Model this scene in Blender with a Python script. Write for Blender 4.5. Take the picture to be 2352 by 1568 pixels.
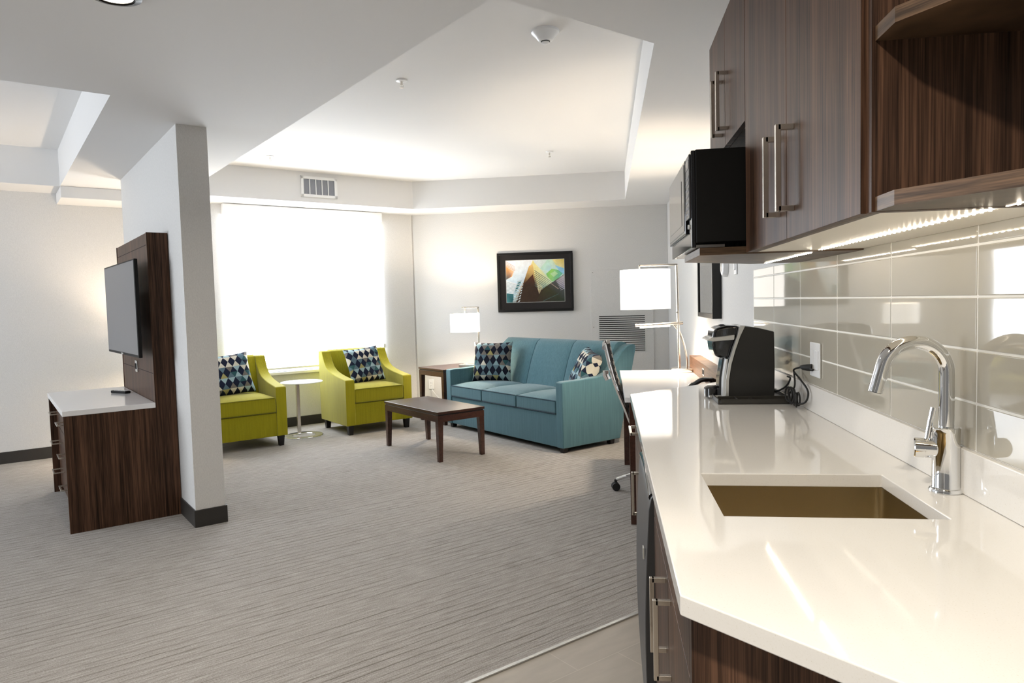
import bpy, bmesh, math, random
from mathutils import Vector, Matrix

for o in list(bpy.data.objects):
    bpy.data.objects.remove(o, do_unlink=True)
C = bpy.context.scene.collection
R = math.radians
random.seed(4)

# ------------------------------------------------------------------ camera
H = 1.328
yaw, pitch, roll = R(7.80), R(3.22), R(-1.514)
fwd = Vector((-math.sin(yaw)*math.cos(pitch), math.cos(yaw)*math.cos(pitch), -math.sin(pitch)))
rgt = Vector((math.cos(yaw), math.sin(yaw), 0.0))
upv = rgt.cross(fwd)
r2 = rgt*math.cos(roll) + upv*math.sin(roll)
u2 = -rgt*math.sin(roll) + upv*math.cos(roll)
cam_d = bpy.data.cameras.new('camera')
cam = bpy.data.objects.new('camera', cam_d); C.objects.link(cam)
M = Matrix.Identity(4)
for i in range(3):
    M[i][0] = r2[i]; M[i][1] = u2[i]; M[i][2] = -fwd[i]
M[0][3], M[1][3], M[2][3] = 0, 0, H
cam.matrix_world = M
cam_d.sensor_fit = 'HORIZONTAL'; cam_d.sensor_width = 36.0
cam_d.lens = 36.0*1600.0/2352.0
cam_d.clip_start = 0.02
bpy.context.scene.camera = cam

# ------------------------------------------------------------------ world and exposure
world = bpy.data.worlds.new('world'); bpy.context.scene.world = world
world.use_nodes = True
bg = world.node_tree.nodes['Background']
bg.inputs[0].default_value = (1.0, 0.97, 0.93, 1); bg.inputs[1].default_value = 0.11
vs = bpy.context.scene.view_settings
vs.view_transform = 'Standard'; vs.look = 'None'; vs.gamma = 1.0; vs.use_curve_mapping = False
vs.exposure = 0.74

# ------------------------------------------------------------------ helpers
WA = R(44.64)
WX = Vector((math.cos(WA), math.sin(WA), 0)); WY = Vector((-math.sin(WA), math.cos(WA), 0))
def w(a, b, z=0.0):
    p = WX*a + WY*b
    return Vector((p.x, p.y, z))

class B:
    """collects shapes into one bmesh"""
    def __init__(s): s.bm = bmesh.new()
    def face(s, pts, flip=False):
        vs_ = [s.bm.verts.new(Vector(p)) for p in pts]
        f = s.bm.faces.new(vs_)
        return f
    def box(s, x0, x1, y0, y1, z0, z1, T=None):
        ps = [(x, y, z) for x in (x0, x1) for y in (y0, y1) for z in (z0, z1)]
        v = [s.bm.verts.new((T @ Vector(p)) if T else Vector(p)) for p in ps]
        for idx in ((0,1,3,2),(4,6,7,5),(0,4,5,1),(2,3,7,6),(0,2,6,4),(1,5,7,3)):
            s.bm.faces.new([v[i] for i in idx])
        return s
    def taper(s, cx, cy, z0, z1, h0, h1, k0=None, k1=None, ox=0, oy=0):
        k0 = h0 if k0 is None else k0; k1 = h1 if k1 is None else k1
        lo = [(cx-h0+ox, cy-k0+oy, z0), (cx+h0+ox, cy-k0+oy, z0), (cx+h0+ox, cy+k0+oy, z0), (cx-h0+ox, cy+k0+oy, z0)]
        hi = [(cx-h1, cy-k1, z1), (cx+h1, cy-k1, z1), (cx+h1, cy+k1, z1), (cx-h1, cy+k1, z1)]
        a = [s.bm.verts.new(p) for p in lo]; b = [s.bm.verts.new(p) for p in hi]
        s.bm.faces.new(a[::-1]); s.bm.faces.new(b)
        for i in range(4):
            j = (i+1) % 4
            s.bm.faces.new((a[i], a[j], b[j], b[i]))
        return s
    def prism(s, poly, axis, a, b):
        def P(p, t):
            if axis == 'x': return (t, p[0], p[1])
            if axis == 'y': return (p[0], t, p[1])
            return (p[0], p[1], t)
        va = [s.bm.verts.new(P(p, a)) for p in poly]
        vb = [s.bm.verts.new(P(p, b)) for p in poly]
        s.bm.faces.new(va); s.bm.faces.new(vb[::-1])
        n = len(poly)
        for i in range(n):
            j = (i+1) % n
            s.bm.faces.new((va[i], vb[i], vb[j], va[j]))
        return s
    def tube(s, pts, r, seg=12, caps=True, closed=False):
        pts = [Vector(p) for p in pts]; n = len(pts)
        rs = r if isinstance(r, (list, tuple)) else [r]*n
        rings = []; nrm = None
        for i, p in enumerate(pts):
            if closed: t = (pts[(i+1) % n]-pts[i-1]).normalized()
            elif i == 0: t = (pts[1]-p).normalized()
            elif i == n-1: t = (p-pts[i-1]).normalized()
            else: t = ((pts[i+1]-p).normalized()+(p-pts[i-1]).normalized()).normalized()
            if nrm is None:
                a = Vector((0,0,1)) if abs(t.z) < 0.9 else Vector((1,0,0))
                nrm = (a - t*a.dot(t)).normalized()
            else:
                nrm = (nrm - t*nrm.dot(t)).normalized()
            bn = t.cross(nrm)
            rings.append([s.bm.verts.new(p + (nrm*math.cos(2*math.pi*k/seg) + bn*math.sin(2*math.pi*k/seg))*rs[i]) for k in range(seg)])
        m = n if closed else n-1
        for i in range(m):
            A, Bq = rings[i], rings[(i+1) % n]
            for k in range(seg):
                l = (k+1) % seg
                s.bm.faces.new((A[k], A[l], Bq[l], Bq[k]))
        if caps and not closed:
            s.bm.faces.new(rings[0][::-1]); s.bm.faces.new(rings[-1])
        return s
    def cyl(s, p0, p1, r0, r1=None, seg=24):
        return s.tube([p0, p1], [r0, r0 if r1 is None else r1], seg)
    def lathe(s, prof, c=(0,0,0), seg=32, closed=False):
        rings = []
        for r, z in prof:
            rings.append([s.bm.verts.new((c[0]+r*math.cos(2*math.pi*k/seg), c[1]+r*math.sin(2*math.pi*k/seg), c[2]+z)) for k in range(seg)])
        n = len(prof); m = n if closed else n-1
        for i in range(m):
            A, Q = rings[i], rings[(i+1) % n]
            for k in range(seg):
                l = (k+1) % seg
                s.bm.faces.new((A[k], A[l], Q[l], Q[k]))
        if not closed:
            if prof[0][0] > 1e-6: s.bm.faces.new(rings[0][::-1])
            if prof[-1][0] > 1e-6: s.bm.faces.new(rings[-1])
        return s
    def ball(s, c, r, sx=1, sy=1, sz=1, seg=16):
        T = Matrix.Translation(Vector(c)) @ Matrix.Diagonal((sx*r, sy*r, sz*r, 1))
        bmesh.ops.create_uvsphere(s.bm, u_segments=seg, v_segments=seg//2+2, radius=1.0, matrix=T)
        return s

def obj(name, b, mat, parent=None, bev=0, seg=2, flat=False, ang=35, label=None):
    bm = b.bm
    bmesh.ops.remove_doubles(bm, verts=bm.verts, dist=1e-6)
    bmesh.ops.recalc_face_normals(bm, faces=bm.faces)
    me = bpy.data.meshes.new(name); bm.to_mesh(me); bm.free()
    for m in (mat if isinstance(mat, (list, tuple)) else [mat]): me.materials.append(m)
    if not flat:
        for p in me.polygons: p.use_smooth = True
        me.set_sharp_from_angle(angle=R(ang))
    o = bpy.data.objects.new(name, me); C.objects.link(o)
    if bev:
        md = o.modifiers.new('bevel', 'BEVEL'); md.width = bev; md.segments = seg
        md.limit_method = 'ANGLE'; md.angle_limit = R(ang); md.harden_normals = not flat
    if parent: o.parent = parent
    if label: o['label'] = label
    return o

def tag(o, label, cat, group=None):
    o['label'] = label; o['category'] = cat
    if group: o['group'] = group
    return o
def thing(name, label, cat, loc=(0,0,0), rz=0, group=None):
    o = bpy.data.objects.new(name, None); C.objects.link(o)
    o.location = loc; o.rotation_euler = (0, 0, rz); o.empty_display_size = 0.1
    return tag(o, label, cat, group)
def struct(name, b, mat, **k):
    o = obj(name, b, mat, **k); o['kind'] = 'structure'; return o
def copy_thing(root, loc, rz, label, group=None):
    r = root.copy(); C.objects.link(r); r.location = loc; r.rotation_euler = (0, 0, rz)
    r['label'] = label
    if group: r['group'] = group
    for ch in list(root.children):
        c = ch.copy(); C.objects.link(c); c.parent = r
        for g in ch.children:
            d = g.copy(); C.objects.link(d); d.parent = c
    return r

# ------------------------------------------------------------------ materials
def mat(name, col=(0.8,0.8,0.8), rough=0.5, metal=0.0, spec=0.5, coat=0.0, coat_r=0.05, emit=None, es=0.0, sheen=0.0, alpha=1.0, trans=0.0, ior=1.45):
    m = bpy.data.materials.new(name); m.use_nodes = True
    n = m.node_tree.nodes['Principled BSDF']
    n.inputs['Base Color'].default_value = (*col, 1)
    n.inputs['Roughness'].default_value = rough; n.inputs['Metallic'].default_value = metal
    n.inputs['Specular IOR Level'].default_value = spec
    n.inputs['Coat Weight'].default_value = coat; n.inputs['Coat Roughness'].default_value = coat_r
    n.inputs['Sheen Weight'].default_value = sheen
    n.inputs['Transmission Weight'].default_value = trans; n.inputs['IOR'].default_value = ior
    if emit:
        n.inputs['Emission Color'].default_value = (*emit, 1); n.inputs['Emission Strength'].default_value = es
    return m
def nd(m, t, **k):
    n = m.node_tree.nodes.new(t)
    for a, v in k.items(): setattr(n, a, v)
    return n
def lk(m, a, b): m.node_tree.links.new(a, b)
def ramp(m, fac, stops, interp='LINEAR'):
    r = nd(m, 'ShaderNodeValToRGB'); r.color_ramp.interpolation = interp
    el = r.color_ramp.elements
    while len(el) < len(stops): el.new(0.5)
    for e, (p, c) in zip(el, stops): e.position = p; e.color = (*c, 1)
    lk(m, fac, r.inputs[0]); return r.outputs[0]
def coords(m, scale=(1,1,1), rz=0.0, src='pos'):
    if src == 'pos': o = nd(m, 'ShaderNodeNewGeometry').outputs['Position']
    else: o = nd(m, 'ShaderNodeTexCoord').outputs['Object']
    if rz:
        v = nd(m, 'ShaderNodeVectorRotate'); v.rotation_type = 'Z_AXIS'; v.inputs['Angle'].default_value = rz
        lk(m, o, v.inputs['Vector']); o = v.outputs[0]
    mp = nd(m, 'ShaderNodeVectorMath', operation='MULTIPLY'); mp.inputs[1].default_value = scale
    lk(m, o, mp.inputs[0]); return mp.outputs[0]
def noise(m, vec, scale=1.0, detail=3, rough=0.5):
    n = nd(m, 'ShaderNodeTexNoise'); n.inputs['Scale'].default_value = scale
    n.inputs['Detail'].default_value = detail; n.inputs['Roughness'].default_value = rough
    lk(m, vec, n.inputs['Vector']); return n.outputs['Fac']
def bump(m, h, strength=0.2, dist=0.002):
    b = nd(m, 'ShaderNodeBump'); b.inputs['Strength'].default_value = strength; b.inputs['Distance'].default_value = dist
    lk(m, h, b.inputs['Height']); lk(m, b.outputs[0], m.node_tree.nodes['Principled BSDF'].inputs['Normal'])
def base(m, c): lk(m, c, m.node_tree.nodes['Principled BSDF'].inputs['Base Color'])

def wood(name, c0, c1, scale, rough=0.38, rz=0.0, coat=0.0, spec=0.4):
    m = mat(name, rough=rough, coat=coat, spec=spec)
    v = coords(m, scale, rz)
    n1 = noise(m, v, 1.0, 4, 0.65)
    n2 = noise(m, coords(m, tuple(s*0.16 for s in scale), rz), 1.0, 2)
    n3 = noise(m, coords(m, tuple(s*3.6 for s in scale), rz), 1.0, 2, 0.6)
    def ad(a, ka, b_, kb):
        p = nd(m, 'ShaderNodeMath', operation='MULTIPLY'); lk(m, b_, p.inputs[0]); p.inputs[1].default_value = kb
        q = nd(m, 'ShaderNodeMath', operation='MULTIPLY_ADD'); lk(m, a, q.inputs[0]); q.inputs[1].default_value = ka; lk(m, p.outputs[0], q.inputs[2])
        return q.outputs[0]
    h = ad(ad(n1, 0.42, n2, 0.28), 1.0, n3, 0.30)
    base(m, ramp(m, h, [(0.40, c0), (0.50, tuple(a*0.6+b_*0.4 for a, b_ in zip(c0, c1))), (0.60, c1)]))
    bump(m, n3, 0.10, 0.0006)
    return m
m_wood = wood('walnut_vertical', (0.016,0.0075,0.0042), (0.125,0.064,0.038), (95,95,1.6), 0.40, spec=0.5)
m_wood.node_tree.nodes['Principled BSDF'].inputs['IOR'].default_value = 1.25
m_woodx = wood('walnut_horizontal', (0.035,0.02,0.010), (0.15,0.088,0.048), (4,4,110), 0.4)
m_deskwood = wood('desk_walnut', (0.06,0.028,0.015), (0.20,0.10,0.052), (4,4,140), 0.4)
m_espresso = wood('dark_brown_table_wood', (0.035,0.014,0.009), (0.075,0.03,0.02), (40,6,40), 0.3, rz=-WA, coat=0.3)
m_leg = mat('black_brown_leg', (0.008,0.006,0.006), 0.35)

m_wall = mat('vinyl_wallcovering', (0.66,0.655,0.64), 0.72)
v = coords(m_wall, (420,420,90)); n_ = noise(m_wall, v, 1.0, 2)
base(m_wall, ramp(m_wall, n_, [(0.3, (0.60,0.597,0.585)), (0.7, (0.70,0.695,0.68))])); bump(m_wall, n_, 0.12, 0.001)
m_wallshell = m_wall
m_ceil = mat('ceiling_paint', (0.76,0.755,0.745), 0.8)
v = coords(m_ceil, (260,260,260)); n_ = noise(m_ceil, v, 1.0, 2); bump(m_ceil, n_, 0.12, 0.001)
m_white = mat('white_paint', (0.85,0.85,0.84), 0.45)
m_plastic = mat('white_plastic', (0.82,0.83,0.84), 0.35)
m_base = mat('dark_rubber_baseboard', (0.030,0.027,0.024), 0.5)

# carpet: loop pile with thin dark ribs running along WX
m_carpet = mat('ribbed_carpet', rough=0.95, spec=0.1)
def mt(m, op, a, b=None, c=None):
    n = nd(m, 'ShaderNodeMath', operation=op)
    for i, q in enumerate((a, b, c)):
        if q is None: continue
        if isinstance(q, (int, float)): n.inputs[i].default_value = q
        else: lk(m, q, n.inputs[i])
    return n.outputs[0]
sx = nd(m_carpet, 'ShaderNodeSeparateXYZ'); lk(m_carpet, coords(m_carpet, (1,1,1), -WA), sx.inputs[0])
wob = noise(m_carpet, coords(m_carpet, (7,16,1), -WA), 1.0, 2)
yy = mt(m_carpet, 'MULTIPLY_ADD', wob, 0.020, sx.outputs[1])
wid = noise(m_carpet, coords(m_carpet, (0.5,9,1), -WA), 1.0, 1)
def ribs(period, wdt):
    p = mt(m_carpet, 'PINGPONG', yy, period/2)
    mr = nd(m_carpet, 'ShaderNodeMapRange'); mr.interpolation_type = 'SMOOTHSTEP'; lk(m_carpet, p, mr.inputs[0])
    mr.inputs[1].default_value = 0.0; mr.inputs[2].default_value = wdt; mr.inputs[3].default_value = 1.0; mr.inputs[4].default_value = 0.0
    return mr.outputs[0]
amp = nd(m_carpet, 'ShaderNodeMapRange'); lk(m_carpet, noise(m_carpet, coords(m_carpet, (1.6,40,1), -WA), 1.0, 3, 0.6), amp.inputs[0])
amp.inputs[1].default_value = 0.36; amp.inputs[2].default_value = 0.60; amp.inputs[3].default_value = 0.12; amp.inputs[4].default_value = 1.0
l1 = mt(m_carpet, 'MULTIPLY', ribs(0.047, 0.0050), amp.outputs[0])
l2 = mt(m_carpet, 'MULTIPLY', ribs(0.0157, 0.0035), mt(m_carpet, 'MULTIPLY', amp.outputs[0], 0.40))
ln = mt(m_carpet, 'MAXIMUM', l1, l2)
sp1 = noise(m_carpet, coords(m_carpet, (170,240,1), -WA), 1.0, 2, 0.7)
sp2 = noise(m_carpet, coords(m_carpet, (10,70,1), -WA), 1.0, 2, 0.5)
body = mt(m_carpet, 'ADD', mt(m_carpet, 'MULTIPLY', sp1, 0.65), mt(m_carpet, 'MULTIPLY', sp2, 0.35))
cbody = ramp(m_carpet, body, [(0.34,(0.235,0.215,0.195)),(0.5,(0.345,0.325,0.305)),(0.66,(0.46,0.44,0.42))])
mxc = nd(m_carpet, 'ShaderNodeMix', data_type='RGBA'); lk(m_carpet, mt(m_carpet, 'MULTIPLY', ln, 0.80), mxc.inputs[0])
lk(m_carpet, cbody, mxc.inputs[6]); mxc.inputs[7].default_value = (0.105,0.088,0.068,1)
base(m_carpet, mxc.outputs[2])
bump(m_carpet, mt(m_carpet, 'SUBTRACT', body, ln), 0.5, 0.004)

# floor tile
m_ftile = mat('beige_floor_tile', rough=0.42)
vt = coords(m_ftile, (1,1,1), -WA)
br = nd(m_ftile, 'ShaderNodeTexBrick'); lk(m_ftile, vt, br.inputs['Vector'])
br.inputs['Scale'].default_value = 1.0; br.inputs['Brick Width'].default_value = 0.61; br.inputs['Row Height'].default_value = 0.305
br.inputs['Mortar Size'].default_value = 0.002; br.offset = 0.33
br.inputs['Color1'].default_value = (0.43,0.39,0.34,1); br.inputs['Color2'].default_value = (0.40,0.365,0.315,1); br.inputs['Mortar'].default_value = (0.5,0.46,0.4,1)
vn = coords(m_ftile, (5,22,1), -WA); nn = noise(m_ftile, vn, 1.0, 4)
mxr = nd(m_ftile, 'ShaderNodeMix', data_type='RGBA', blend_type='MULTIPLY'); mxr.inputs[0].default_value = 0.5
lk(m_ftile, br.outputs['Color'], mxr.inputs[6]); lk(m_ftile, ramp(m_ftile, nn, [(0.3,(0.72,0.72,0.72)),(0.7,(1,1,1))]), mxr.inputs[7])
base(m_ftile, mxr.outputs[2])

m_quartz = mat('white_quartz', (0.80,0.765,0.715), 0.055, spec=0.5)
vq = coords(m_quartz, (1,1,1)); nq = noise(m_quartz, vq, 420.0, 2)
base(m_quartz, ramp(m_quartz, nq, [(0.0,(0.55,0.51,0.44)), (0.30,(0.72,0.69,0.64)), (0.36,(0.77,0.75,0.715)), (1.0,(0.79,0.77,0.74))]))
m_quartzw = mat('white_quartz_top', (0.83,0.83,0.84), 0.12)
m_tile = mat('glossy_taupe_tile', (0.47,0.44,0.37), 0.04, spec=0.65)
vt2 = coords(m_tile, (1,1,1)); nt = noise(m_tile, vt2, 14.0, 1); bump(m_tile, nt, 0.02, 0.002)
m_grout = mat('white_grout', (0.88,0.86,0.80), 0.6)
m_chrome = mat('polished_chrome', (0.86,0.87,0.88), 0.04, metal=1)
m_steel = mat('brushed_nickel', (0.70,0.66,0.60), 0.26, metal=1)
m_sink = mat('brushed_stainless', (0.58,0.49,0.33), 0.27, metal=1)
vS = coords(m_sink, (30,30,260)); nS = noise(m_sink, vS, 1.0, 2); bump(m_sink, nS, 0.03, 0.001)
m_black = mat('matte_black', (0.004,0.004,0.004), 0.5, spec=0.25)
m_blackg = mat('gloss_black', (0.006,0.006,0.007), 0.08, coat=0.5)
m_frame = mat('black_frame', (0.006,0.006,0.006), 0.28)
m_rubber = mat('black_rubber', (0.01,0.01,0.01), 0.6)
m_silver = mat('silver_plastic', (0.62,0.62,0.60), 0.25, metal=0.6)
m_keuside = mat('charcoal_plastic', (0.02,0.019,0.017), 0.42)
m_tray = mat('dark_grey_tray', (0.035,0.032,0.027), 0.4)
m_glassdark = mat('smoked_oven_glass', (0.10,0.10,0.10), 0.12, coat=0.6)
m_screen = mat('television_screen', (0.15,0.15,0.155), 0.36, spec=0.9)
m_glass = mat('clear_glass', (0.95,0.99,0.98), 0.02, trans=1.0, ior=1.5)
m_frost = mat('pale_glass_top', (0.82,0.86,0.87), 0.06, spec=0.8)
m_grey = mat('grey_register', (0.28,0.29,0.32), 0.6)
m_dark = mat('dark_void', (0.012,0.011,0.01), 0.8)
m_mesh = mat('chair_mesh', (0.05,0.048,0.046), 0.5)
m_shade = mat('white_fabric_shade', (0.85,0.83,0.80), 0.7, emit=(1.0,0.955,0.90), es=1.15)
m_tube = mat('lit_lamp_tube', (1,1,1), 0.4, emit=(1.0,0.93,0.80), es=7.0)
m_led = mat('lit_diode', (1,1,1), 0.4, emit=(1.0,0.88,0.70), es=125.0)
m_ledtape = mat('lit_diode_tape', (1,0.95,0.85), 0.5, emit=(1.0,0.88,0.70), es=3.5)
m_lampface = mat('downlight_lens', (1,1,1), 0.5, emit=(1.0,0.93,0.82), es=5.0)
m_under = mat('cream_underside', (0.80,0.75,0.65), 0.35)

# blind: fabric emits evenly itself, standing in for daylight behind it
m_blind = mat('emissive_roller_fabric', (0.8,0.8,0.8), 0.8, emit=(0.89,0.95,1.03), es=6.6)

def fabric(name, col, col2, sc=520, sheen=0.25):
    m = mat(name, col, 0.9, spec=0.15, sheen=sheen)
    v = coords(m, (1,1,1), src='obj'); n = noise(m, v, sc, 2, 0.7)
    vv = coords(m, (90,90,3), src='obj'); n2 = noise(m, vv, 1.0, 2, 0.5)
    ad = nd(m, 'ShaderNodeMath', operation='MULTIPLY_ADD'); lk(m, n2, ad.inputs[0]); ad.inputs[1].default_value = 0.28
    h = nd(m, 'ShaderNodeMath', operation='MULTIPLY'); lk(m, n, h.inputs[0]); h.inputs[1].default_value = 0.72
    lk(m, h.outputs[0], ad.inputs[2])
    base(m, ramp(m, ad.outputs[0], [(0.38, col), (0.62, col2)])); bump(m, n, 0.25, 0.002)
    return m
m_green = fabric('chartreuse_fabric', (0.245,0.218,0.004), (0.365,0.325,0.010))
m_teal = fabric('teal_fabric', (0.042,0.110,0.138), (0.084,0.182,0.218))
m_pipe = mat('dark_piping', (0.012,0.03,0.05), 0.8)
m_pipeg = mat('green_piping', (0.17,0.16,0.006), 0.8)

def diamond(name, cols):
    m = mat(name, rough=0.85, spec=0.15)
    uv = nd(m, 'ShaderNodeTexCoord').outputs['UV']
    sp = nd(m, 'ShaderNodeSeparateXYZ'); lk(m, uv, sp.inputs[0])
    def mth(op, a, b=None):
        n = nd(m, 'ShaderNodeMath', operation=op)
        for i, q in enumerate((a, b)):
            if q is None: continue
            if isinstance(q, (int, float)): n.inputs[i].default_value = q
            else: lk(m, q, n.inputs[i])
        return n.outputs[0]
    u = mth('MULTIPLY', sp.outputs[0], 6.2); v_ = mth('MULTIPLY', sp.outputs[1], 3.9)
    a = mth('ADD', u, v_); b = mth('SUBTRACT', u, v_)
    fa, fb = mth('FLOOR', a), mth('FLOOR', b)
    ra, rb = mth('FRACT', a), mth('FRACT', b)
    side = mth('GREATER_THAN', mth('SUBTRACT', ra, rb), 0.0)       # upper / lower triangle of each rhombus
    par = mth('MODULO', mth('ADD', mth('ADD', fa, fb), 200.0), 2.0)  # columns
    cx = nd(m, 'ShaderNodeCombineXYZ'); lk(m, fa, cx.inputs[0]); lk(m, fb, cx.inputs[1]); lk(m, side, cx.inputs[2])
    wn = nd(m, 'ShaderNodeTexWhiteNoise'); wn.noise_dimensions = '3D'; lk(m, cx.outputs[0], wn.inputs[0])
    light = ramp(m, wn.outputs['Value'], cols[0], 'CONSTANT')
    dark = ramp(m, wn.outputs['Value'], cols[1], 'CONSTANT')
    mx = nd(m, 'ShaderNodeMix', data_type='RGBA'); lk(m, par, mx.inputs[0]); lk(m, dark, mx.inputs[6]); lk(m, light, mx.inputs[7])
    base(m, mx.outputs[2])
    return m
navy = (0.012,0.016,0.035); slate = (0.10,0.16,0.20); lblue = (0.30,0.42,0.46); taupe = (0.17,0.155,0.14); cream = (0.60,0.57,0.48); olive = (0.32,0.29,0.12); dteal = (0.03,0.09,0.10)
m_diam = diamond('diamond_print', ([(0,slate),(0.2,lblue),(0.42,taupe),(0.62,cream),(0.85,olive)], [(0,navy),(0.7,dteal),(0.85,navy)]))
m_diam2 = diamond('diamond_print_dark', ([(0,slate),(0.25,(0.2,0.3,0.33)),(0.5,taupe),(0.75,olive),(0.92,cream)], [(0,(0.008,0.010,0.02)),(0.75,dteal),(0.88,(0.01,0.012,0.02))]))

# ================================================================== THE ROOM
XW = 0.731            # kitchen wall
SW = 8.50             # sofa wall
WW = 7.71             # window wall (in the turned frame)
ZC, ZT = 2.44, 2.755
def poly_face(b, loops, z):
    edges = []
    for lp in loops:
        vs_ = [b.bm.verts.new((p[0], p[1], z)) for p in lp]
        for i in range(len(vs_)): edges.append(b.bm.edges.new((vs_[i], vs_[(i+1) % len(vs_)])))
    bmesh.ops.triangle_fill(b.bm, use_beauty=True, use_dissolve=False, edges=edges)
corner = Vector((-2.387, SW))
LW = -3.4
back_y = -1.6
TH = 0.12
# floor
cA = w(LW, 2.01); 
kx = XW; ky = (2.01 - WY.x*kx)/WY.y
b = B(); b.prism([(XW+TH, ky-TH*WY.x/WY.y), (XW+TH, SW+TH), (corner.x-0.05, SW+TH), tuple(w(LW-TH, WW+TH)[:2]), tuple(w(LW-TH, 2.01)[:2])], 'z', -0.08, 0.0)
floor = struct('floor', b, m_carpet, flat=True)
b = B(); b.prism([(XW+TH, back_y), (XW+TH, ky-TH*WY.x/WY.y), tuple(w(LW-TH, 2.01)[:2]), (w(LW-TH, 2.01).x, back_y)], 'z', -0.08, -0.002)
struct('floor_2', b, m_ftile, flat=True)
b = B(); b.prism([tuple(w(-1.5, 1.998)[:2]), tuple(w(2.17, 1.998)[:2]), tuple(w(2.17, 2.014)[:2]), tuple(w(-1.5, 2.014)[:2])], 'z', -0.001, 0.004)
struct('trim_1', b, m_silver, flat=True)
# ceiling: flat soffit with two trays
t1 = [w(1.535,2.10), Vector((0.2265,3.17,0)), Vector((0.2265,7.955,0)), Vector((-2.21,7.955,0)), w(1.535,7.213)]
t2 = [w(0.56,4.12), w(0.56,7.258), w(-2.9,7.258), w(-2.9,4.12)]
outer = [(XW+0.02, back_y), (XW+0.02, SW+0.02), (corner.x, SW+0.02), tuple(w(LW, WW+0.02)[:2]), tuple(w(LW, 0.2)[:2]), (w(LW,0.2).x, back_y)]
b = B(); poly_face(b, [outer, [tuple(p[:2]) for p in t1], [tuple(p[:2]) for p in t2]], ZC)
for t in (t1, t2):
    n = len(t)
    for i in range(n):
        p, q = t[i], t[(i+1) % n]
        b.face([(p.x,p.y,ZC),(q.x,q.y,ZC),(q.x,q.y,ZT),(p.x,p.y,ZT)])
    b.face([(p.x,p.y,ZT) for p in t])
struct('ceiling', b, m_ceil, flat=True)
# bulkhead in the far bedroom corner
b = B(); T = Matrix.Rotation(WA, 4, 'Z')
b.box(0.56, 1.16, 7.22, WW-0.002, 2.34, ZC-0.002, T)
struct('trim_3', b, m_ceil, flat=True)
# walls
b = B(); b.box(XW, XW+TH, back_y, SW+TH, 0, ZC+0.02); struct('wall_right', b, m_wall, flat=True)
b = B(); b.box(corner.x-0.06, XW-0.002, SW, SW+TH, 0, ZC+0.02); struct('wall_back', b, m_wall, flat=True)
# window wall with opening, turned frame
WL, WR, WZ0, WZ1 = 2.05, 3.79, 0.625, 2.42
b = B()
b.box(LW-TH, WL, WW, WW+TH, 0, ZC+0.02, T); b.box(WR, 4.262, WW, WW+TH, 0, ZC+0.02, T)
b.box(WL, WR, WW, WW+TH, 0, WZ0, T); b.box(WL, WR, WW, WW+TH, WZ1, ZC+0.02, T)
struct('wall_window', b, m_wall, flat=True)
b = B(); b.box(WL-0.05, WR+0.05, WW-0.045, WW+0.11, WZ0-0.03, WZ0, T)
struct('trim_2', b, m_white, bev=0.004)
# window in its opening
b = B()
for a0, a1, z0, z1 in ((WL,WR,WZ0,WZ0+0.05),(WL,WR,WZ1-0.12,WZ1),(WL,WL+0.05,WZ0,WZ1),(WR-0.05,WR,WZ0,WZ1),(WL,WR,1.10,1.14),(WL,WR,1.72,1.76),(2.90,2.95,WZ0,WZ1)):
    b.box(a0, a1, WW+0.055, WW+0.10, z0, z1, T)
win = struct('window_1', b, m_white, flat=True)
b = B(); b.box(WL+0.02, WR-0.02, WW+0.075, WW+0.081, WZ0+0.02, WZ1-0.02, T); obj('pane', b, m_glass, win, flat=True)
# left wall of the bedroom with an added, unseen window
LWT = Matrix.Rotation(WA, 4, 'Z')
b = B()
b.box(LW-TH, LW, 0.2, 4.6, 0, ZC+0.02, T); b.box(LW-TH, LW, 6.4, WW, 0, ZC+0.02, T)
b.box(LW-TH, LW, 4.6, 6.4, 0, 0.65, T); b.box(LW-TH, LW, 4.6, 6.4, 2.35, ZC+0.02, T)
struct('wall_left', b, m_wall, flat=True)
b = B()
for a0, a1, z0, z1 in ((4.6,6.4,0.65,0.70),(4.6,6.4,2.30,2.35),(4.6,4.65,0.65,2.35),(6.35,6.4,0.65,2.35),(5.47,5.53,0.65,2.35)):
    b.box(LW-0.09, LW-0.05, a0, a1, z0, z1, T)
win2 = struct('window_2', b, m_white, flat=True)
b = B(); b.box(LW-0.075, LW-0.07, 4.62, 6.38, 0.67, 2.33, T); obj('pane', b, m_glass, win2, flat=True)
# wall stub behind the bedroom side
b = B(); b.box(LW-TH, LW+2.2, 0.08, 0.2, 0, ZC+0.02, T); struct('wall_front', b, m_wall, flat=True)
# partition between the two halves
b = B(); b.box(0.95, 1.124, 4.546, 6.70, 0, ZC+0.01, T); struct('wall_partition', b, m_wall, flat=True)
# baseboards
BH, BT = 0.106, 0.010
b = B(); b.box(0.95-BT, 1.124+BT, 4.546-BT, 6.70+BT, 0, BH, T); struct('baseboard_partition', b, m_base, bev=0.003)
b = B(); b.box(LW+0.002, 4.24, WW-BT, WW-0.0005, 0, BH, T); struct('baseboard_window', b, m_base, bev=0.003)
b = B(); b.box(corner.x+0.03, XW-0.004, SW-BT, SW-0.0005, 0, BH); struct('baseboard_back', b, m_base, bev=0.003)
b = B(); b.box(XW-BT, XW-0.0005, 3.75, SW-0.012, 0, BH); struct('baseboard_right', b, m_base, bev=0.003)

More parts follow.
